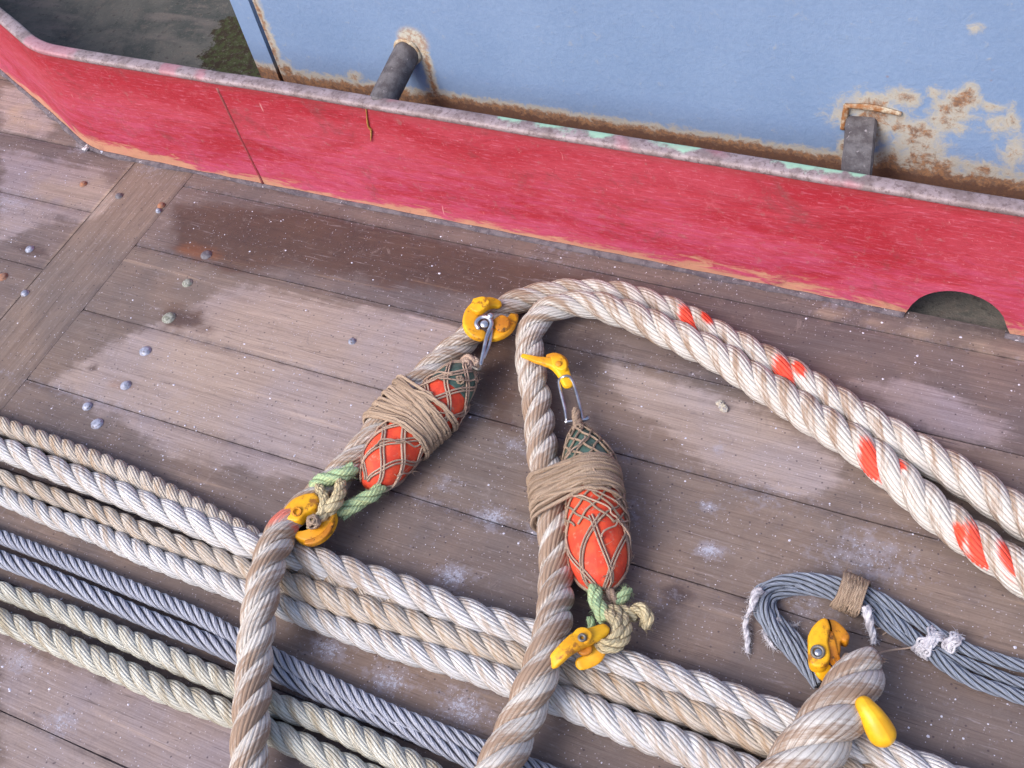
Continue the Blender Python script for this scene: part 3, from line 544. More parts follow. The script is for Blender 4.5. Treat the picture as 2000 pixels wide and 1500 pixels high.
# ---------------------------------------------------------------- ropes
def laid(mb, rows, pitch, strands=3, m=16, ds=.0045, fuzz=1100, hand=1, phase=0., core=False, world=False):
    """rows: (px, py, z mm, radius mm)"""
    P = np.array(rows if world else PX(rows), float); s, Q = spline(P, ds); C = Q[:, :3]; R_ = Q[:, 3]
    T = nrm(np.gradient(C, axis=0)); N = nrm(np.array([0, 0, 1.]) - T * T[:, 2:3]); B = np.cross(T, N)
    if strands == 3: hr, sr = .50, .50
    elif strands == 2: hr, sr = .48, .52
    else: hr = 1 / (1 + math.sin(math.pi / strands) * 1.02); sr = 1 - hr
    loc = []; wob = (vnoise(C, 7., 21) - .5)
    ph0 = np.cumsum(np.r_[0, np.diff(s)] / (pitch * (1 + .10 * wob))) * 2 * np.pi * hand
    for k in range(strands):
        ph = ph0 + 2 * np.pi * k / strands + phase
        rr = R_ * (1 + .05 * (vnoise(C + k, 12., 31 + k) - .5))
        c = C + (N * np.cos(ph)[:, None] + B * np.sin(ph)[:, None]) * (rr * hr)[:, None]
        t_ = nrm(np.gradient(c, axis=0)); e1 = nrm(c - C); e1 = nrm(e1 - t_ * np.sum(e1 * t_, 1)[:, None]); e2 = np.cross(t_, e1)
        sweep(mb, c, e1, e2, rr * sr, rr * sr * (1.16 if strands == 3 else 1.04), m, s, uoff=k * 3.37)
        loc.append((c, e1, e2, rr * sr, t_))
    if core: sweep(mb, C, N, B, R_ * (hr - sr * .4), R_ * (hr - sr * .4), 8, s)
    # loose fibres standing off the surface
    V = []; Fc = []
    for q in range(fuzz):
        c, e1, e2, r, t_ = loc[random.randrange(strands)]; i = random.randrange(len(c)); a = random.uniform(-1.3, 1.3)
        n = e1[i] * math.cos(a) + e2[i] * math.sin(a); p = c[i] + n * r[i] * .95; g = t_[i] * random.uniform(-1, 1) + e2[i] * random.uniform(-.7, .7)
        L = random.uniform(.003, .012); p1 = p + (n * .45 + g * .6) * L; p2 = p1 + (n * .15 + g + np.array([0, 0, -.3])) * L; w = t_[i] * .0003; w2 = e2[i] * .0003
        b = len(V); V += [p - w, p + w, p + w2, p1 - w * .8, p1 + w * .8, p1 + w2 * .8, p2]
        Fc += [(b, b + 1, b + 4, b + 3), (b + 1, b + 2, b + 5, b + 4), (b + 2, b, b + 3, b + 5), (b + 3, b + 4, b + 6), (b + 4, b + 5, b + 6), (b + 5, b + 3, b + 6)]
    if V: mb.add(V, Fc)
    return s, C
def strand_spots(spots, nv, m, strands):
    def fn(V):
        per = nv * (m + 1) + 2; sid = np.full(len(V), -1); r = np.zeros(len(V))
        for k in range(strands): sid[k * per:(k + 1) * per] = k
        for x, y, z, L, w, ang in spots:
            c = at(x, y, (z + 18) / 1000); d2 = np.linalg.norm(V - c, axis=1); k = sid[int(np.argmin(np.where(sid >= 0, d2, 9)))]
            c = V[int(np.argmin(np.where(sid >= 0, d2, 9)))]
            d = at(x + 10 * math.cos(math.radians(ang)), y - 10 * math.sin(math.radians(ang)), z / 1000) - at(x, y, z / 1000); d = d[:2] / np.linalg.norm(d[:2])
            e = V[:, :2] - c[:2]; u = e @ d; v = e @ np.array([-d[1], d[0]])
            r = np.maximum(r, np.clip(1.55 - np.sqrt((u / (L / 1000)) ** 2 + (v / (w / 1000)) ** 2), 0, 1) * (sid == k) * (V[:, 2] > z / 1000 - .014))
        return r
    return fn
def spotf(spots):
    """marker yarns: (px, py, z, halflength mm, halfwidth mm, angle deg in photo)"""
    def fn(V):
        r = np.zeros(len(V))
        for x, y, z, L, w, ang in spots:
            c = at(x, y, z / 1000); d = at(x + 10 * math.cos(math.radians(ang)), y - 10 * math.sin(math.radians(ang)), z / 1000) - c; d = d[:2] / np.linalg.norm(d[:2])
            e = V[:, :2] - c[:2]; u = e @ d; v = e @ np.array([-d[1], d[0]])
            r = np.maximum(r, np.clip(1.2 - np.sqrt((u / (L / 1000)) ** 2 + (v / (w / 1000)) ** 2), 0, 1) * (V[:, 2] > z / 1000 - .012))
        return r
    return fn
def rope(name, rows, mat, pitch, label, cat='rope', group=None, marks=(), stains=(), ext=(1, 1), **kw):
    P = [np.array(p) for p in PX(rows)]
    def beyond(a, b):            # the rope runs on past the frame, lying on the deck
        d = nrm((a - b)[:3] * [1, 1, 0]); out = []
        for q in (.25, .6, 1.1): e = a.copy(); e[:3] += d * q; e[2] = min(a[2], a[3] + .002) if q > .3 else (a[2] + a[3]) / 2; out.append(e)
        return out
    if ext[0]: P = beyond(P[0], P[1])[::-1] + P
    if ext[1]: P = P + beyond(P[-1], P[-2])
    mb = MB(); s_, _ = laid(mb, P, pitch, world=True, **kw)
    o = mb.build(name, mat, attrs=dict(marker=strand_spots(marks, len(s_), kw.get('m', 16), kw.get('strands', 3)), stain=spotf(stains), soil=lambda V: .14 - .26 * np.clip((V[:, 0] + .85) / .35, 0, 1) * (V[:, 1] > .95) + .25 * (vnoise(V, 6., 40) - .5)))
    return tag(o, label, cat, group)
LOOSE = 'thick ropes looped over the others'; BUN = 'ropes lying side by side on the deck'
ropeA = [(478, 1620, 38, 31), (483, 1540, 60, 31), (487, 1470, 74, 31), (491, 1400, 78, 31), (495, 1320, 78, 31), (501, 1240, 84, 31), (511, 1165, 90, 31), (525, 1100, 88, 31), (548, 1046, 76, 31), (590, 1000, 56, 31), (650, 942, 42, 30), (700, 890, 40, 30), (752, 825, 40, 30), (800, 768, 38, 30), (865, 702, 36, 29), (915, 660, 34, 28), (962, 620, 32, 27), (1015, 588, 31, 27), (1087, 571, 31, 27), (1150, 570, 31, 27), (1222, 578, 31, 28), (1272, 594, 31, 28), (1322, 613, 31, 29), (1372, 640, 31, 30), (1415, 664, 31, 31), (1496, 706, 31, 31), (1545, 731, 31, 31), (1615, 775, 31, 31), (1702, 829, 31, 32), (1790, 879, 32, 32), (1895, 943, 32, 33), (2000, 1016, 32, 33), (2100, 1090, 32, 33), (2300, 1240, 32, 33), (2500, 1400, 32, 33)]
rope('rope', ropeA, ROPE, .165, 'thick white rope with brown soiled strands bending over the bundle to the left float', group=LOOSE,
     marks=[(1345, 617, 42, 34, 15, -68), (1377, 623, 36, 18, 9, -60), (1530, 722, 42, 32, 15, -62), (1564, 722, 38, 20, 10, -60)],
     stains=[(548, 1015, 80, 40, 25, 30), (585, 1030, 90, 25, 12, -10)])
ropeB = [(890, 1660, 50, 37), (930, 1580, 70, 37), (972, 1505, 84, 36), (998, 1448, 80, 34), (1022, 1398, 82, 33), (1042, 1345, 90, 32), (1062, 1290, 92, 31), (1076, 1240, 84, 31), (1084, 1190, 62, 31), (1087, 1120, 36, 31), (1085, 1060, 35, 31), (1081, 1010, 36, 31), (1077, 965, 38, 31), (1066, 915, 36, 31), (1058, 870, 34, 30), (1053, 820, 33, 30), (1046, 770, 33, 30), (1038, 725, 34, 30), (1034, 680, 36, 29), (1040, 640, 42, 29), (1062, 612, 50, 28), (1092, 598, 54, 28), (1125, 594, 54, 28), (1160, 596, 54, 29), (1200, 607, 52, 30), (1250, 624, 50, 31), (1300, 648, 48, 31), (1350, 670, 46, 32), (1405, 697, 42, 32), (1468, 738, 38, 32), (1530, 777, 34, 33), (1597, 822, 33, 33), (1678, 872, 33, 33), (1725, 909, 33, 33), (1783, 960, 33, 33), (1825, 998, 33, 33), (1900, 1054, 33, 33), (2000, 1124, 33, 33), (2100, 1200, 33, 33), (2300, 1360, 33, 33), (2500, 1530, 33, 33)]
rope('rope', ropeB, ROPE, .165, 'thick white rope curling round the dark patch and running beside the right float', group=LOOSE, phase=1.2,
     marks=[(1704, 903, 42, 40, 15, -68), (1748, 905, 38, 18, 9, -60), (1862, 1048, 40, 18, 10, -60), (1915, 1070, 44, 42, 18, -64), (1968, 1088, 42, 30, 15, -60)])
rope('rope', [(1440, 1650, 70, 46), (1520, 1550, 90, 46), (1566, 1490, 100, 46), (1608, 1432, 98, 46), (1645, 1380, 84, 44), (1672, 1330, 70, 40), (1690, 1296, 56, 34)], ROPE, .21, 'very thick rope end with frayed tip beside the amber hook', group=LOOSE, phase=.5, ext=(1, 0))
rope('rope', [(-300, 722, 20, 18), (-120, 788, 20, 19), (0, 831, 21, 20), (100, 868, 21, 21), (200, 907, 22, 22), (300, 952, 22, 22), (400, 1003, 22, 22), (480, 1046, 22, 22), (560, 1090, 21, 21), (640, 1128, 20, 20), (720, 1168, 19, 19), (800, 1200, 19, 18)], ROPE_B, .105, 'thin soiled rope topmost of the bundle at its left end', group=BUN, ext=(1, 0))
rope('rope', [(-300, 778, 26, 25), (-150, 832, 26, 25), (0, 876, 26, 25), (100, 914, 26, 25), (190, 948, 26, 25), (280, 984, 26, 25), (385, 1024, 28, 26), (480, 1062, 28, 27), (600, 1092, 30, 28), (700, 1127, 30, 29), (780, 1152, 30, 29), (885, 1192, 30, 28), (1032, 1240, 29, 27), (1120, 1270, 29, 27), (1173, 1290, 29, 27), (1250, 1310, 29, 27), (1355, 1344, 29, 28), (1495, 1393, 30, 28), (1580, 1424, 30, 28), (1720, 1476, 30, 28), (1850, 1524, 30, 28), (2000, 1580, 30, 28), (2250, 1680, 30, 28)], ROPE_W, .175, 'wide clean white rope of the bundle just above the brown soiled rope', group=BUN, phase=.7)
rope('rope', [(-300, 830, 20, 18), (-120, 893, 20, 18), (0, 934, 20, 18), (105, 970, 20, 18), (196, 1004, 20, 19), (280, 1040, 21, 20), (395, 1082, 21, 20), (475, 1112, 22, 21), (552, 1138, 24, 24), (650, 1172, 26, 26), (780, 1214, 26, 26), (885, 1247, 25, 25), (1020, 1288, 25, 24), (1145, 1327, 25, 24), (1250, 1360, 25, 25), (1355, 1395, 26, 25), (1495, 1448, 26, 25), (1600, 1488, 26, 25), (1750, 1545, 26, 25), (2000, 1640, 26, 25)], ROPE_B, .135, 'brown soiled rope directly below the wide white rope of the bundle', group=BUN, phase=2.)
rope('rope', [(-300, 862, 19, 18), (-120, 925, 19, 18), (0, 967, 20, 19), (105, 1012, 20, 20), (196, 1045, 20, 21), (280, 1082, 20, 21), (380, 1120, 20, 21), (469, 1153, 20, 21), (545, 1182, 21, 21), (650, 1222, 22, 21), (780, 1266, 24, 23), (885, 1295, 24, 23), (990, 1331, 25, 24), (1096, 1368, 26, 26), (1215, 1416, 28, 28), (1313, 1453, 28, 28), (1410, 1492, 28, 28), (1560, 1555, 28, 28), (1800, 1650, 28, 28)], ROPE_W, .125, 'white rope between the brown soiled rope and the grey wires', group=BUN, phase=.2)
rope('rope', [(-300, 1040, 18, 17), (-120, 1108, 18, 17), (0, 1153, 18, 17), (105, 1190, 19, 19), (200, 1229, 20, 20), (315, 1279, 21, 21), (451, 1338, 21, 21), (528, 1373, 21, 21), (640, 1412, 21, 21), (720, 1452, 22, 22), (800, 1493, 22, 22), (900, 1545, 22, 22), (1100, 1640, 22, 22)], ROPE_Y, .120, 'greenish cream rope directly below the grey wires', group=BUN, phase=1.)
rope('rope', [(-300, 1095, 21, 20), (-120, 1164, 21, 20), (0, 1211, 22, 21), (105, 1253, 22, 22), (210, 1298, 22, 22), (315, 1346, 22, 22), (451, 1396, 22, 22), (528, 1429, 22, 22), (605, 1466, 22, 22), (690, 1505, 22, 22), (820, 1565, 22, 22), (1000, 1640, 22, 22)], ROPE_Y, .135, 'greenish cream rope lowest of the bundle', group=BUN, phase=2.4)
WG = 'grey wire ropes in the bundle'
rope('wire_rope', [(-300, 934, 16, 13.5), (0, 1048, 16, 14), (140, 1102, 16, 14.5), (280, 1160, 17, 15), (385, 1203, 18, 15), (465, 1246, 20, 15), (540, 1285, 22, 15), (640, 1335, 25, 15), (745, 1385, 27, 15), (850, 1426, 24, 14), (950, 1463, 18, 13), (1060, 1505, 16, 13), (1200, 1560, 16, 13), (1400, 1640, 16, 13)], WIRE, .125, 'upper of the two grey steel wire ropes in the bundle', 'wire rope', WG, strands=6, m=8, fuzz=0, core=True)
rope('wire_rope', [(-300, 978, 17, 16), (0, 1091, 17, 16), (140, 1145, 17, 16), (280, 1205, 17, 16), (385, 1246, 17, 16), (455, 1276, 17, 16), (540, 1314, 16, 15), (640, 1360, 16, 15), (745, 1404, 16, 15), (815, 1434, 16, 15), (900, 1474, 16, 15), (1000, 1520, 16, 15), (1200, 1610, 16, 15)], WIRE, .17, 'lower of the two grey steel wire ropes in the bundle', 'wire rope', WG, strands=6, m=8, fuzz=0, core=True)

# ---------------------------------------------------------------- netted floats
def float_axis(rows):
    P = np.array(PX(rows)); return spline(P, .004)
def body_of(rows):
    s, Q = float_axis(rows); T, N, B = frames(Q[:, :3]); return s, Q, T, N, B
def net(mb, s, Q, N, B, n, turns, r, lo=0., hi=1., jit=.3, dbl=False):
    L = s[-1]
    for sg in (1, -1):
        for k in range(n):
            pts = []; j0 = random.uniform(-jit, jit)
            for i in range(int(len(s) * lo), int(len(s) * hi), 2):
                a = sg * turns * 2 * np.pi * s[i] / L + 2 * np.pi * k / n + j0 * math.sin(s[i] * 30 + k) * .6
                a += .05 * math.sin(a * n) * sg
                rr = Q[i, 3] + r * 1.1
                pts.append(Q[i, :3] + (N[i] * math.cos(a) + B[i] * math.sin(a)) * rr)
            for o in ((0,) if not dbl else (-1, 1)):
                q = np.array(pts); T = nrm(np.gradient(q, axis=0)); rad = nrm(q - Q[int(len(s) * lo):int(len(s) * hi):2, :3][:len(q)])
                q = q + np.cross(T, rad) * o * r * 1.25; tube(mb, q, r * .85, 5, .006); fray(mb, list(q), 8, .004, .012)
def lashing(mb, fr, ropec, s0, s1, turns, r, Qf, sf, Bf=None):
    """twine turns round the convex hull of a float section and a rope section"""
    for k in range(turns):
        t = (k + .5) / turns; sa = s0 + (s1 - s0) * t + random.uniform(-.002, .002); i = int(np.argmin(abs(sf - sa))); c = Qf[i, :3]; T = nrm(Qf[min(i + 3, len(Qf) - 1), :3] - Qf[max(i - 3, 0), :3])
        d = (ropec - c) @ T; j = int(np.argmin(abs(d) + 0.3 * (np.linalg.norm(ropec - c, axis=1) > .2))); rc = ropec[j]
        tilt = random.uniform(-.2, .2); e1 = nrm(np.cross(T, [0, 0, 1.])); e2 = nrm(np.cross(e1, T)); rc = rc - T * ((rc - c) @ T)
        R1 = Qf[i, 3] + r + random.uniform(0, .005); R2 = .031 + r + random.uniform(0, .005); pts2 = []
        for (cc, RR) in ((c, R1), (rc, R2)):
            for a in np.linspace(0, 2 * np.pi, 40, endpoint=False):
                p = cc + (e1 * math.cos(a) + e2 * math.sin(a)) * RR; pts2.append(((p - c) @ e1, (p - c) @ e2))
        pts2 = sorted(pts2); H = []
        def cross(o, a, b): return (a[0] - o[0]) * (b[1] - o[1]) - (a[1] - o[1]) * (b[0] - o[0])
        lo = []; up = []
        for p in pts2:
            while len(lo) > 1 and cross(lo[-2], lo[-1], p) <= 0: lo.pop()
            lo.append(p)
        for p in reversed(pts2):
            while len(up) > 1 and cross(up[-2], up[-1], p) <= 0: up.pop()
            up.append(p)
        H = lo[:-1] + up[:-1]; H.append(H[0])
        q = [c + e1 * a + e2 * b + T * (a * tilt + random.uniform(-.0012, .0012)) for a, b in H]
        q = [np.array([p[0], p[1], max(p[2], .003)]) for p in q]; fray(mb, [p for p in q if p[2] > .03], 5)
        tube(mb, q, r, 6, .006, uoff=random.random() * 40)
def fray(mb, pts, n, L0=.004, L1=.014):
    for _ in range(n):
        p = np.array(pts[random.randrange(len(pts))]); d = rng.normal(0, 1, 3); d[2] = abs(d[2]) * .6; d /= np.linalg.norm(d); L = random.uniform(L0, L1); e = rng.normal(0, .5, 3)
        tube(mb, [tuple(p) + (.0006,), tuple(p + d * L * .5) + (.0005,), tuple(p + (d + e * .6) * L) + (.0002,)], m=3, ds=.004)
def cutbody(s, Q, N, B, lo, hi, mat, name, root, lump=.0):
    mb = MB(); i0, i1 = int(len(s) * lo), min(len(s), int(len(s) * hi) + 1); r = Q[i0:i1, 3]
    sweep(mb, Q[i0:i1, :3], N[i0:i1], B[i0:i1], r, r, 32, s[i0:i1], cap=True); return mb.build(name, mat, root)
def cord(name, mat, rows, root, fuzzy=.0, m=8, twist=True):
    mb = MB()
    if twist: laid(mb, rows, rows[0][3] / 1000 * 7, strands=3, m=8, ds=.002, fuzz=int(fuzzy))
    else: tube(mb, PX(rows), m=m, ds=.003)
    return mb.build(name, mat, root)
def ropeC(rows): return spline(np.array(PX(rows)), .005)[1][:, :3]
RA, RB = ropeC(ropeA), ropeC(ropeB)
# left float
rowsF1 = [(918, 716, 50, 12), (906, 728, 49, 27), (890, 748, 50, 39), (870, 775, 50, 45), (846, 806, 50, 46), (817, 832, 48, 43), (789, 862, 50, 44), (763, 890, 50, 45), (744, 918, 48, 40), (729, 938, 46, 28), (718, 952, 46, 12)]
f1 = thing('rope_float', 'orange float with grey green top end lashed in twine to the left rope', 'float', tuple(at(820, 830, 0)), 'netted floats lashed to ropes')
s, Q, T, N, B = body_of(rowsF1)
cutbody(s, Q, N, B, 0, .24, GREENF, 'green_end', f1); cutbody(s, Q, N, B, .24, 1., ORANGE, 'orange_body', f1)
mb = MB(); net(mb, s, Q, N, B, 5, 1.0, .0023, .0, 1., dbl=True); mb.build('netting', TWINE_L, f1)
mb = MB(); lashing(mb, None, RA, s[-1] * .36, s[-1] * .64, 22, .0034, Q, s); lashing(mb, None, RA, s[-1] * .40, s[-1] * .60, 9, .0036, Q, s); mb.build('twine_lashing', TWINE, f1)
# right float
rowsF2 = [(1132, 838, 46, 11), (1136, 858, 50, 25), (1142, 880, 52, 36), (1148, 905, 53, 43), (1154, 940, 54, 46), (1160, 980, 55, 46), (1164, 1020, 55, 49), (1167, 1060, 55, 50), (1169, 1095, 54, 48), (1171, 1125, 52, 39), (1173, 1145, 49, 26), (1174, 1156, 47, 12)]
f2 = thing('rope_float', 'orange float with dark green tapered end in brown netting beside the right rope', 'float', tuple(at(1160, 1000, 0)), 'netted floats lashed to ropes')
s2, Q2, T2, N2, B2 = body_of(rowsF2)
cutbody(s2, Q2, N2, B2, 0, .42, GREENF, 'green_end', f2); cutbody(s2, Q2, N2, B2, .42, 1., ORANGE, 'orange_body', f2)
mb = MB(); net(mb, s2, Q2, N2, B2, 9, 1.1, .0026, .0, .72, .2); mb.build('netting', TWINE, f2)
mb = MB(); net(mb, s2, Q2, N2, B2, 5, .55, .0022, .66, 1., .3, dbl=True); mb.build('netting', TWINE_L, f2)
mb = MB(); lashing(mb, None, RB, s2[-1] * .28, s2[-1] * .52, 20, .0034, Q2, s2); lashing(mb, None, RB, s2[-1] * .33, s2[-1] * .48, 9, .0036, Q2, s2); mb.build('twine_lashing', TWINE, f2)
def loose(root, s, Q, N, B, n, mat, r=.0018):
    mb = MB(); L = s[-1]
    for k in range(n):
        a = random.uniform(0, 6.28); P = []; sg = random.choice((-1, 1)); t0 = random.uniform(.0, .5); t1 = t0 + random.uniform(.3, .5)
        for t in np.linspace(t0, min(t1, .97), 22):
            i = int(t * (len(s) - 1)); a += sg * random.uniform(.0, .34); rr = Q[i, 3] + .005 + random.uniform(0, .003); P.append(Q[i, :3] + (N[i] * math.cos(a) + B[i] * math.sin(a)) * rr)
        tube(mb, P, r, 5, .006); fray(mb, P, 14, .004, .016)
    mb.build('loose_twine', mat, root)
loose(f1, s, Q, N, B, 9, TWINE_L); loose(f2, s2, Q2, N2, B2, 9, TWINE_L)
# twine necks, cords
def knot(name, mat, px, py, z, rad, n, root, r=2.4, asp=1.):
    mb = MB(); c = at(px, py, z / 1000); pts = []
    for k in range(n * 6):
        a = k * 2.399 * .5; b = math.sin(k * .73) * 1.2; R_ = rad / 1000 * random.uniform(.75, 1.)
        pts.append(c + np.array([math.cos(a) * math.cos(b) * asp, math.sin(a) * math.cos(b), math.sin(b) * .8]) * R_)
    tube(mb, pts, r / 1000, 6, .003); return mb.build(name, mat, root)
cord('neck_cord', TWINE_L, [(915, 722, 58, 8), (905, 708, 62, 9), (915, 700, 66, 9), (930, 708, 62, 8), (926, 722, 56, 7)], f1, 60)
knot('twine_knot', TWINE_L, 912, 716, 62, 15, 10, f1, 2.4)
knot('twine_knot', TWINE, 898, 742, 84, 10, 5, f1, 2.0)
cord('neck_cord', TWINE, [(1140, 868, 66, 10), (1133, 845, 60, 10), (1127, 822, 50, 9), (1124, 800, 46, 8)], f2, 80)
knot('twine_knot', TWINE, 1130, 838, 62, 12, 8, f2, 2.3)
cord('green_cord', GREENCORD, [(612, 948, 66, 13), (630, 938, 74, 14), (652, 932, 78, 14), (672, 926, 76, 14), (692, 914, 70, 13)], f1, 160)
cord('green_cord', GREENCORD, [(664, 1004, 50, 14), (682, 992, 54, 15), (706, 978, 54, 14), (728, 966, 52, 13), (746, 950, 48, 12)], f1, 160)
cord('eye_cord', CREAMCORD, [(622, 950, 80, 9), (634, 978, 84, 11), (630, 1006, 84, 12), (616, 1018, 80, 10), (602, 1034, 72, 8)], f1, 100)
cord('eye_cord', CREAMCORD, [(666, 940, 76, 10), (662, 968, 82, 13), (646, 992, 84, 14), (628, 1004, 80, 10)], f1, 100)
knot('twine_knot', TWINE, 612, 1020, 92, 15, 9, f1, 2.4)
cord('green_cord', GREENCORD, [(1160, 1148, 64, 13), (1165, 1175, 66, 13), (1176, 1198, 68, 13), (1184, 1214, 66, 12)], f2, 120)
cord('green_cord', GREENCORD, [(1204, 1182, 46, 10), (1216, 1166, 46, 11), (1228, 1152, 42, 9)], f2, 90)
cord('green_cord', GREENCORD, [(1150, 1206, 62, 6), (1156, 1220, 60, 7), (1152, 1232, 58, 5)], f2, 30)
cord('eye_cord', CREAMCORD, [(1194, 1188, 62, 10), (1214, 1206, 72, 11), (1222, 1232, 80, 11), (1210, 1258, 88, 10), (1180, 1266, 92, 9), (1160, 1250, 92, 8)], f2, 120)
cord('eye_cord', CREAMCORD, [(1184, 1196, 70, 9), (1202, 1212, 82, 11), (1206, 1236, 90, 11), (1192, 1254, 94, 10), (1166, 1256, 94, 8)], f2, 120)
cord('cord_tail', CREAMCORD, [(1206, 1190, 58, 9), (1226, 1198, 60, 12), (1244, 1204, 60, 12)], f2, 80)
o = cord('cord_tail', CREAMCORD, [(1236, 1190, 62, 10), (1254, 1192, 66, 12), (1264, 1208, 62, 12), (1258, 1226, 54, 10)], f2, 120)
cord('net_tail', TWINE_L, [(1186, 1150, 52, 8), (1196, 1166, 50, 9), (1206, 1178, 48, 7)], f2, 60)

# ---------------------------------------------------------------- yellow hooks
HG = 'yellow safety hooks clipped to the ropes'
def tubeP(mb, rows, m=14, flat=1., ds=.003, rnd=True):
    forged = flat < 1.
    tube(mb, PX(rows), m=24 if forged else m, ds=.0015 if forged else ds, flat=flat * .75 if forged else flat, round_ends=rnd, pw=.5 if forged else 1.)
def plate(mb, outline, z, th, tilt=(0., 0.), bev=2.2, hole=None):
    """forged plate: bevelled extrusion of a closed outline lying at height z (mm)"""
    P = np.array([at(x, y, z / 1000)[:2] for x, y in outline]); Q = spline(np.c_[np.vstack([P, P[:1]]), np.zeros(len(P) + 1)], .003)[1][:-1, :2]; n = len(Q); c = Q.mean(0)
    T = nrm(np.roll(Q, -1, 0) - np.roll(Q, 1, 0)); Nn = np.c_[T[:, 1], -T[:, 0]]
    if np.sum((Q - c) * Nn) > 0: Nn = -Nn
    th /= 1000; b = bev / 1000; rings = [(0, 0), (0, th - b), (b * .35, th - b * .3), (b, th)]; V = []
    for off, h in rings:
        q = Q + Nn * off; V.append(np.c_[q, z / 1000 + h + (q[:, 0] - c[0]) * tilt[0] + (q[:, 1] - c[1]) * tilt[1]])
    V = np.vstack(V + [np.array([[c[0], c[1], z / 1000 + th]])]); F_ = [(i * n + j, i * n + (j + 1) % n, (i + 1) * n + (j + 1) % n, (i + 1) * n + j) for i in range(3) for j in range(n)]
    F_ += [tuple(3 * n + j for j in range(n))]; mb.add(V[:-1], F_)
def disc(name, mat, px, py, z, r, h, root, n=20, hole=0.):
    mb = MB(); c = at(px, py, z / 1000); nn = nrm(CP - c) * .5 + np.array([0, 0, .5]); nn = nrm(nn); e1 = nrm(np.cross(nn, [1., 0, 0])); e2 = np.cross(nn, e1); r /= 1000; h /= 1000; hole /= 1000
    prof = [(r, 0), (r, h * .7), (r * .85, h)] + ([(hole * 1.2, h), (hole, h * .3), (hole, 0)] if hole else [(r * .4, h * 1.15), (1e-5, h * 1.18)])
    V = [c + (e1 * math.cos(a) + e2 * math.sin(a)) * q + nn * w for q, w in prof for a in [2 * math.pi * k / n for k in range(n)]]
    mb.add(V, [(i * n + j, i * n + (j + 1) % n, (i + 1) * n + (j + 1) % n, (i + 1) * n + j) for i in range(len(prof) - 1) for j in range(n)])
    return mb.build(name, mat, root)
# hook at the top of the left float
h = thing('safety_hook', 'round yellow hook with grey ring where the left rope meets the loop', 'hook', tuple(at(950, 630, 0)), HG)
mb = MB(); tubeP(mb, [(980, 597, 62, 8), (958, 592, 72, 12), (936, 600, 78, 15), (921, 616, 80, 15), (918, 636, 78, 14), (930, 652, 76, 13), (950, 658, 72, 11)], flat=.8); plate(mb, [(926, 590), (946, 586), (958, 594), (950, 608), (934, 616), (920, 608)], 82, 12); mb.build('hook_body', YELLOW, h)
mb = MB(); tubeP(mb, [(950, 658, 66, 10), (970, 654, 66, 13), (988, 642, 64, 14), (1000, 626, 58, 11), (1006, 614, 50, 8)], flat=.8); mb.build('hook_tip', YELLOW, h)
mb = MB(); plate(mb, [(966, 630), (982, 622), (996, 630), (994, 646), (978, 654), (968, 644)], 68, 12); mb.build('latch', YELLOW_O, h)
mb = MB(); tubeP(mb, [(936, 645, 82, 4.5), (930, 632, 86, 4.5), (938, 621, 88, 4.5), (952, 620, 88, 4.5), (960, 630, 86, 4.5), (957, 642, 82, 4.5), (950, 660, 76, 4), (944, 690, 70, 4), (938, 716, 62, 4)], m=10); tubeP(mb, [(962, 640, 78, 3), (956, 672, 72, 3), (944, 702, 66, 3)], m=8); mb.build('shackle', CHROME, h)
disc('rivet', CHROME, 946, 634, 84, 8, 5, h); disc('rivet', DULL, 940, 603, 88, 5, 4, h)
disc('rivet', CHROME, 958, 618, 88, 6, 6, h)
mb = MB(); tubeP(mb, [(918, 714, 66, 3), (934, 722, 64, 3.5), (942, 712, 62, 3)], m=8); mb.build('shackle_pin', DULL, h)
# hook over the right rope
h = thing('safety_hook', 'slim yellow hook lying across the right rope, bright steel shackle hanging from it', 'hook', tuple(at(1090, 720, 0)), HG)
mb = MB(); tubeP(mb, [(1018, 694, 64, 4), (1032, 698, 68, 5), (1048, 703, 71, 7), (1066, 707, 70, 9), (1084, 712, 66, 12), (1096, 722, 62, 13), (1104, 738, 58, 11), (1112, 758, 54, 10)], flat=.9); plate(mb, [(1076, 702), (1092, 698), (1106, 708), (1108, 724), (1096, 728), (1082, 720)], 66, 10); mb.build('hook_body', YELLOW, h)
mb = MB(); tubeP(mb, [(1066, 697, 66, 4), (1084, 695, 66, 6), (1100, 704, 64, 7), (1106, 718, 60, 6)], flat=.8); mb.build('latch', YELLOW_O, h)
disc('rivet', YELLOW_O, 1091, 711, 77, 6, 3, h)
mb = MB(); tubeP(mb, [(1107, 824, 40, 3.2), (1103, 798, 46, 3.2), (1096, 768, 52, 3.2), (1092, 745, 56, 3.2), (1100, 736, 66, 3.2), (1112, 736, 64, 3.2), (1120, 750, 56, 3.2), (1128, 775, 50, 3.2), (1134, 800, 44, 3.2), (1138, 822, 40, 3.2)], m=8); mb.build('shackle', CHROME, h)
mb = MB(); tubeP(mb, [(1101, 825, 40, 4), (1120, 822, 40, 3.4), (1140, 820, 40, 4), (1152, 814, 38, 5)], m=8); mb.build('shackle_pin', CHROME, h)
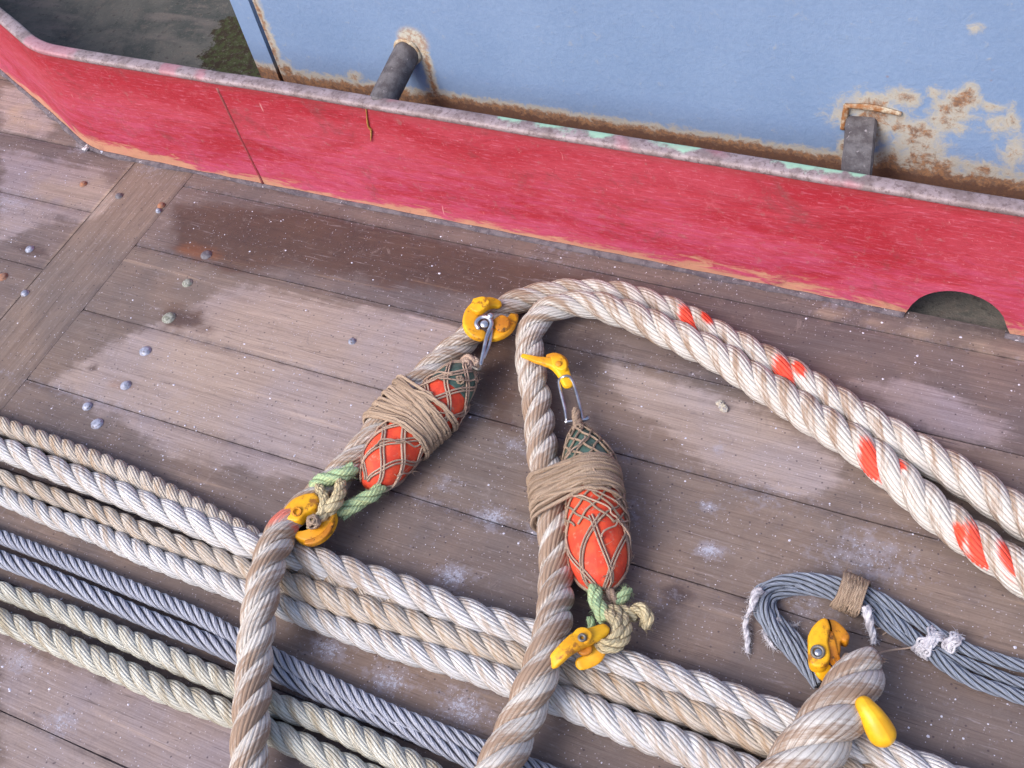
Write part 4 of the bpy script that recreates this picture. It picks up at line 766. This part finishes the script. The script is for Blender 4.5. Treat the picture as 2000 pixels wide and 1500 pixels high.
# hook at the foot of the left float
h = thing('safety_hook', 'bright yellow hook below the green cords of the left float', 'hook', tuple(at(610, 1020, 0)), HG)
mb = MB(); plate(mb, [(620, 972), (600, 975), (578, 985), (561, 1003), (556, 1018), (568, 1026), (588, 1028), (602, 1014), (622, 1000), (628, 984)], 74, 20, bev=4)
plate(mb, [(656, 994), (660, 1018), (650, 1042), (631, 1060), (606, 1068), (584, 1060), (580, 1048), (600, 1045), (622, 1036), (637, 1020), (643, 1002)], 58, 22, bev=4); mb.build('hook_body', YELLOW, h)
mb = MB(); tubeP(mb, [(594, 1060, 82, 4), (616, 1056, 82, 6), (636, 1042, 82, 6), (650, 1020, 82, 4)], flat=.8); mb.build('latch', YELLOW_O, h)
disc('rivet', YELLOW_O, 580, 1000, 95, 9, 4, h, hole=5)
# hook at the foot of the right float
h = thing('safety_hook', 'long yellow hook clipped round the right rope above the bundle', 'hook', tuple(at(1130, 1260, 0)), HG)
mb = MB(); tubeP(mb, [(1074, 1302, 106, 9), (1088, 1286, 116, 11), (1106, 1268, 120, 12), (1128, 1252, 116, 14), (1150, 1244, 108, 13), (1172, 1234, 102, 11), (1188, 1224, 98, 8)], flat=.8); plate(mb, [(1118, 1246), (1130, 1233), (1146, 1232), (1158, 1244), (1152, 1260), (1134, 1264)], 110, 13); mb.build('hook_body', YELLOW, h)
mb = MB(); tubeP(mb, [(1150, 1250, 92, 10), (1168, 1262, 88, 12), (1164, 1280, 84, 12), (1146, 1292, 82, 11), (1124, 1300, 84, 9)], flat=.8); mb.build('hook_jaw', YELLOW, h)
mb = MB(); tubeP(mb, [(1128, 1262, 104, 7), (1142, 1270, 102, 9), (1156, 1262, 104, 7)], flat=.7); mb.build('latch', YELLOW_O, h)
disc('rivet', DULL, 1137, 1246, 124, 7, 4, h, hole=2.5); disc('rivet', DULL, 1146, 1256, 112, 4, 4, h)
# amber hook at the thick rope end
h = thing('safety_hook', 'worn amber hook inside the wire loop at the thick rope end', 'hook', tuple(at(1620, 1270, 0)), HG)
mb = MB(); plate(mb, [(1577, 1252), (1585, 1236), (1598, 1222), (1612, 1218), (1620, 1236), (1616, 1262), (1620, 1290), (1612, 1310), (1596, 1314), (1580, 1302)], 56, 22, bev=4); tubeP(mb, [(1600, 1296, 58, 12), (1608, 1310, 50, 13), (1622, 1324, 40, 12), (1645, 1348, 26, 11), (1690, 1392, 20, 11)], flat=.7); mb.build('hook_body', YELLOW, h)
mb = MB(); plate(mb, [(1612, 1218), (1630, 1221), (1648, 1236), (1658, 1252), (1652, 1264), (1641, 1262), (1640, 1282), (1630, 1300), (1620, 1290), (1618, 1240)], 46, 20, bev=4); tubeP(mb, [(1618, 1232, 64, 6), (1622, 1256, 66, 8), (1628, 1284, 60, 9), (1640, 1300, 50, 7)], flat=.8); mb.build('latch', YELLOW_O, h)
disc('eye_ring', DULL, 1597, 1274, 78, 11, 5, h, hole=6); disc('rivet', CHROME, 1598, 1275, 78, 6, 4, h)
mb = MB(); tubeP(mb, [(1680, 1360, 118, 9), (1690, 1380, 118, 14), (1706, 1404, 112, 18), (1722, 1432, 100, 20), (1736, 1456, 88, 17)], m=20); mb.build('hook_tip', YELLOW_N, h)

# ---------------------------------------------------------------- grey wire loop
wl = thing('wire_loop', 'grey wire rope bent into a loop and tied with twine right of the bundle', 'wire loop', tuple(at(1650, 1200, 0)))
W1 = [(1610, 1330, 14), (1584, 1300, 16), (1550, 1264, 20), (1512, 1224, 24), (1492, 1190, 26), (1492, 1160, 26), (1518, 1138, 26), (1570, 1130, 26), (1640, 1140, 26), (1710, 1165, 24), (1770, 1198, 22), (1822, 1232, 20), (1880, 1264, 16), (1940, 1286, 14), (2010, 1304, 13), (2150, 1335, 13), (2400, 1380, 13)]
W2 = [(1600, 1338, 14), (1570, 1300, 15), (1534, 1262, 16), (1502, 1222, 17), (1481, 1186, 18), (1486, 1154, 18), (1528, 1142, 16), (1580, 1146, 16), (1640, 1157, 16), (1700, 1182, 16), (1750, 1216, 16), (1796, 1254, 16), (1842, 1296, 15), (1900, 1330, 14), (1960, 1350, 13), (2050, 1378, 13), (2400, 1460, 13)]
W3 = [(1616, 1322, 14), (1592, 1292, 14), (1560, 1252, 15), (1524, 1216, 16), (1506, 1186, 16), (1512, 1166, 15), (1546, 1154, 14), (1590, 1154, 13), (1640, 1168, 13), (1695, 1196, 13), (1742, 1230, 13), (1800, 1262, 14), (1860, 1284, 14), (1920, 1308, 13), (2000, 1336, 13), (2150, 1372, 13), (2400, 1425, 13)]
for w, r in ((W1, 10.5), (W2, 11), (W3, 9)):
    mb = MB(); laid(mb, [(x, y, z, r) for x, y, z in w], .16, strands=6, m=7, ds=.005, fuzz=0, core=True); mb.build('wire_strand', WIRE_D, wl)
def wrap(name, mat, pts, ax0, ax1, w, hgt, turns, r):
    """turns of twine round an oval section between two photo points"""
    mb = MB(); a = at(*ax0, hgt / 2000); b = at(*ax1, hgt / 2000); T = nrm(b - a); e1 = nrm(np.cross(T, [0, 0, 1.])); e2 = np.array([0, 0, 1.]); P = []
    for k in range(turns * 16):
        q = 2 * math.pi * k / 16; t = k / (turns * 16); tt = abs((t * 2.0) % 2 - 1); j = random.uniform(.97, 1.05)
        P.append(a + (b - a) * tt + e1 * math.cos(q) * w / 1000 * j + e2 * math.sin(q) * hgt / 2000 * j + T * (random.uniform(-.0015, .0015) + .004 * math.sin(k * .39) * math.cos(q)))
    tube(mb, P, r / 1000, 6, .004); fray(mb, [p for p in P if p[2] > .03], 60, .004, .012); return mb.build(name, mat, wl)
wrap('twine_wrap', TWINE, None, (1640, 1152), (1688, 1172), 31, 50, 22, 2.0)
def ragwrap(px, py, w, n, L):
    mb = MB(); c = at(px, py, .018); T = nrm(at(px + 40, py + 30, .018) - c); e1 = nrm(np.cross(T, [0, 0, 1.])); P = []
    for k in range(n * 12):
        q = 2 * math.pi * k / 12; P.append(c + T * L / 1000 * (random.uniform(-.5, .5) + .6 * math.sin(k * .21)) + (e1 * math.cos(q) * w / 1000 + np.array([0, 0, 1.]) * math.sin(q) * .017) * random.uniform(.95, 1.2))
    P = [np.array([p[0], p[1], max(p[2], .003)]) for p in P]; tube(mb, P, .0022, 6, .003); fray(mb, [p for p in P if p[2] > .02], 70, .004, .012); mb.build('rag_knot', TAPE, wl)
ragwrap(1814, 1256, 21, 14, 14); ragwrap(1860, 1258, 14, 10, 10)
def rag(rows):
    mb = MB(); s_, q = laid(mb, rows, .05, strands=3, m=6, ds=.002, fuzz=140); fray(mb, list(q), 24, .003, .007); fray(mb, [q[-1]], 10, .004, .010); mb.build('rag_tail', TAPE, wl)
rag([(1690, 1184, 44, 7), (1695, 1202, 36, 8), (1700, 1226, 24, 7), (1705, 1242, 14, 6), (1706, 1258, 8, 4)])
rag([(1488, 1152, 40, 6), (1476, 1160, 40, 8), (1472, 1174, 38, 7), (1466, 1190, 34, 4), (1456, 1206, 24, 3)]); rag([(1458, 1206, 20, 4), (1456, 1224, 12, 5), (1460, 1250, 7, 5), (1459, 1276, 6, 3)])
rag([(1490, 1230, 9, 3), (1500, 1250, 7, 3.5), (1514, 1268, 6, 2.5)]); rag([(1516, 1208, 26, 2.5), (1530, 1220, 16, 2), (1556, 1222, 8, 2)])
mb = MB(); tubeP(mb, [(1800, 1262, 24, 1.6), (1770, 1266, 18, 1.5), (1740, 1270, 22, 1.5), (1716, 1276, 50, 1.5), (1700, 1284, 76, 1.5)], m=6, rnd=False); tubeP(mb, [(1708, 1228, 10, 1.4), (1740, 1226, 6, 1.4), (1724, 1240, 8, 1.2)], m=6, rnd=False); mb.build('loose_twine', TWINE_L, wl)
# frayed fibre head on the thick rope end
mb = MB()
for k in range(240):
    a = random.uniform(0, 6.28); c = at(1692 + 26 * math.cos(a) * random.random(), 1292 + 14 * math.sin(a), (60 + 25 * math.sin(a)) / 1000); d = np.array([math.cos(a) * .7 + .2, math.sin(a) * .5 + .4, random.uniform(-.2, .6)]); L = random.uniform(.006, .02)
    tube(mb, [tuple(c) + (.0009,), tuple(c + d * L * .6) + (.0007,), tuple(c + d * L + np.array([0, 0, -.4 * L])) + (.0003,)], m=4, ds=.006)
o = [x for x in COL.objects if x.get('label', '').startswith('very thick')][0]
mb.build('frayed_end', TWINE_L, o)

# ---------------------------------------------------------------- bolts and litter on the deck
def bolt(px, py, r, label, mat, tilt=0.):
    c = at(px, py, 0); mb = MB(); n = 18; R_ = r / 1000
    prof = [(R_ * 1.25, -.002), (R_ * 1.2, .0015), (R_ * 1.0, .0022), (R_ * .96, .0035), (R_ * .8, .005), (R_ * .4, .006), (1e-5, .0062)]
    V = [c + np.array([math.cos(a) * q * (1 + random.uniform(-.06, .06)), math.sin(a) * q, w + random.uniform(0, .0006)]) for q, w in prof for a in [2 * math.pi * k / n for k in range(n)]]
    mb.add(V, [(i * n + j, i * n + (j + 1) % n, (i + 1) * n + (j + 1) % n, (i + 1) * n + j) for i in range(len(prof) - 1) for j in range(n)])
    tag(mb.build('deck_bolt', mat), label, 'bolt', 'bolt heads in the deck planks')
DARKB = simple_mat('grey_bolt_steel', lin(122, 118, 126), lin(92, 88, 98), 90, .6, .2, .5)
RUSTB = simple_mat('orange_rusty_bolt', lin(164, 112, 84), lin(138, 108, 98), 120, .8, .1, .6)
PALEB = simple_mat('verdigris_plug', lin(160, 162, 156), lin(120, 122, 112), 120, .85, 0, .8, c3=lin(60, 56, 54), t3=(.56, .64), s3=180)
for q in [(284, 686, 11, 'shiny domed bolt head between two plank seams, uppermost of the four in the pale wood', GALV), (246, 753, 10, 'pale domed bolt head left of an orange smear in the pale wood', GALV),
          (171, 794, 9, 'flat pale bolt head just above the plank seam near the rope bundle', GALV), (190, 828, 11, 'domed bolt head closest to the upper edge of the rope bundle', GALV),
          (403, 498, 11, 'grey bolt head in the middle of an orange rust stain', DARKB), (366, 553, 10, 'small filled bolt hole in the reddish plank above the pale patch', PALEB),
          (330, 621, 13, 'crusted pale green bolt in a dark stain at the edge of the pale patch', PALEB), (58, 487, 9, 'white capped bolt in a reddish stain on the left planks', GALV),
          (6, 541, 10, 'orange rusty bolt at the left edge of the deck', RUSTB), (163, 360, 8, 'orange bolt head on the pale left planks', RUSTB), (315, 402, 8, 'orange bolt head at the right edge of the cross plank', RUSTB),
          (233, 383, 8, 'dark bolt head at the left edge of the cross plank', DARKB), (49, 573, 8, 'small bluish bolt head beside the cross plank', GALV), (688, 667, 7, 'small pale bolt head alone in the wide pale plank', GALV),
          (310, 412, 6, 'tiny pale bolt head just below the orange one on the cross plank', GALV)]: bolt(*q)
def chunk(name, mat, px, py, r, label, cat, group=None, n=5, z=None):
    mb = MB(); c = at(px, py, 0)
    for k in range(n):
        o = c + np.array([random.uniform(-1, 1), random.uniform(-1, 1), 0]) * r / 1000 * .6; rr = r / 1000 * random.uniform(.4, .7)
        V = []; 
        for i in range(5):
            la = -math.pi / 2 + math.pi * i / 4
            for j in range(8): V.append(o + np.array([math.cos(la) * math.cos(j * .785), math.cos(la) * math.sin(j * .785), math.sin(la) * .6 + .5]) * rr * random.uniform(.75, 1.15))
        mb.add(V, [(i * 8 + j, i * 8 + (j + 1) % 8, (i + 1) * 8 + (j + 1) % 8, (i + 1) * 8 + j) for i in range(4) for j in range(8)])
    tag(mb.build(name, mat, smooth=False), label, cat, group)
CRUMB = simple_mat('pale_crumb', lin(196, 186, 168), lin(150, 146, 150), 150, .9, bump=.6)
chunk('debris_lump', CRUMB, 1411, 796, 13, 'small yellowish crumb of debris right of the float, below the paired ropes', 'debris')
chunk('debris_lump', TAPE, 170, 290, 11, 'pale lump of debris at the inner corner of the coaming', 'debris')
chunk('debris_lump', GALV, 200, 297, 8, 'small grey lump of debris just right of the coaming corner', 'debris')
# paint flakes and salt grains strewn over the planks
mb = MB()
for k in range(5200):
    x = random.uniform(-2.9, .5); y = random.uniform(.05, 1.47)
    if random.random() > .12 + 1.5 * max(0, vnoise(np.array([[x, y, 0]]), 9., 12)[0] * vnoise(np.array([[x, y, 0]]), 2.5, 14)[0] * 1.6 - .12): continue
    r = random.choice([.0006, .0008, .0010, .0014, .0024]) * random.uniform(.7, 1.3); n = 5; a0 = random.random() * 6
    V = [(x + math.cos(a0 + i * 1.257) * r * random.uniform(.6, 1.2), y + math.sin(a0 + i * 1.257) * r * random.uniform(.6, 1.2), .0002) for i in range(n)] + [(x, y, .0002 + r * .55)]
    mb.add(V, [(i, (i + 1) % n, n) for i in range(n)])
tag(mb.build('paint_flakes', simple_mat('white_flakes', lin(224, 220, 234), lin(190, 190, 214), 300, .8, bump=0), smooth=False), 'white paint flakes and salt grains strewn over the planks', 'debris', kind='stuff')
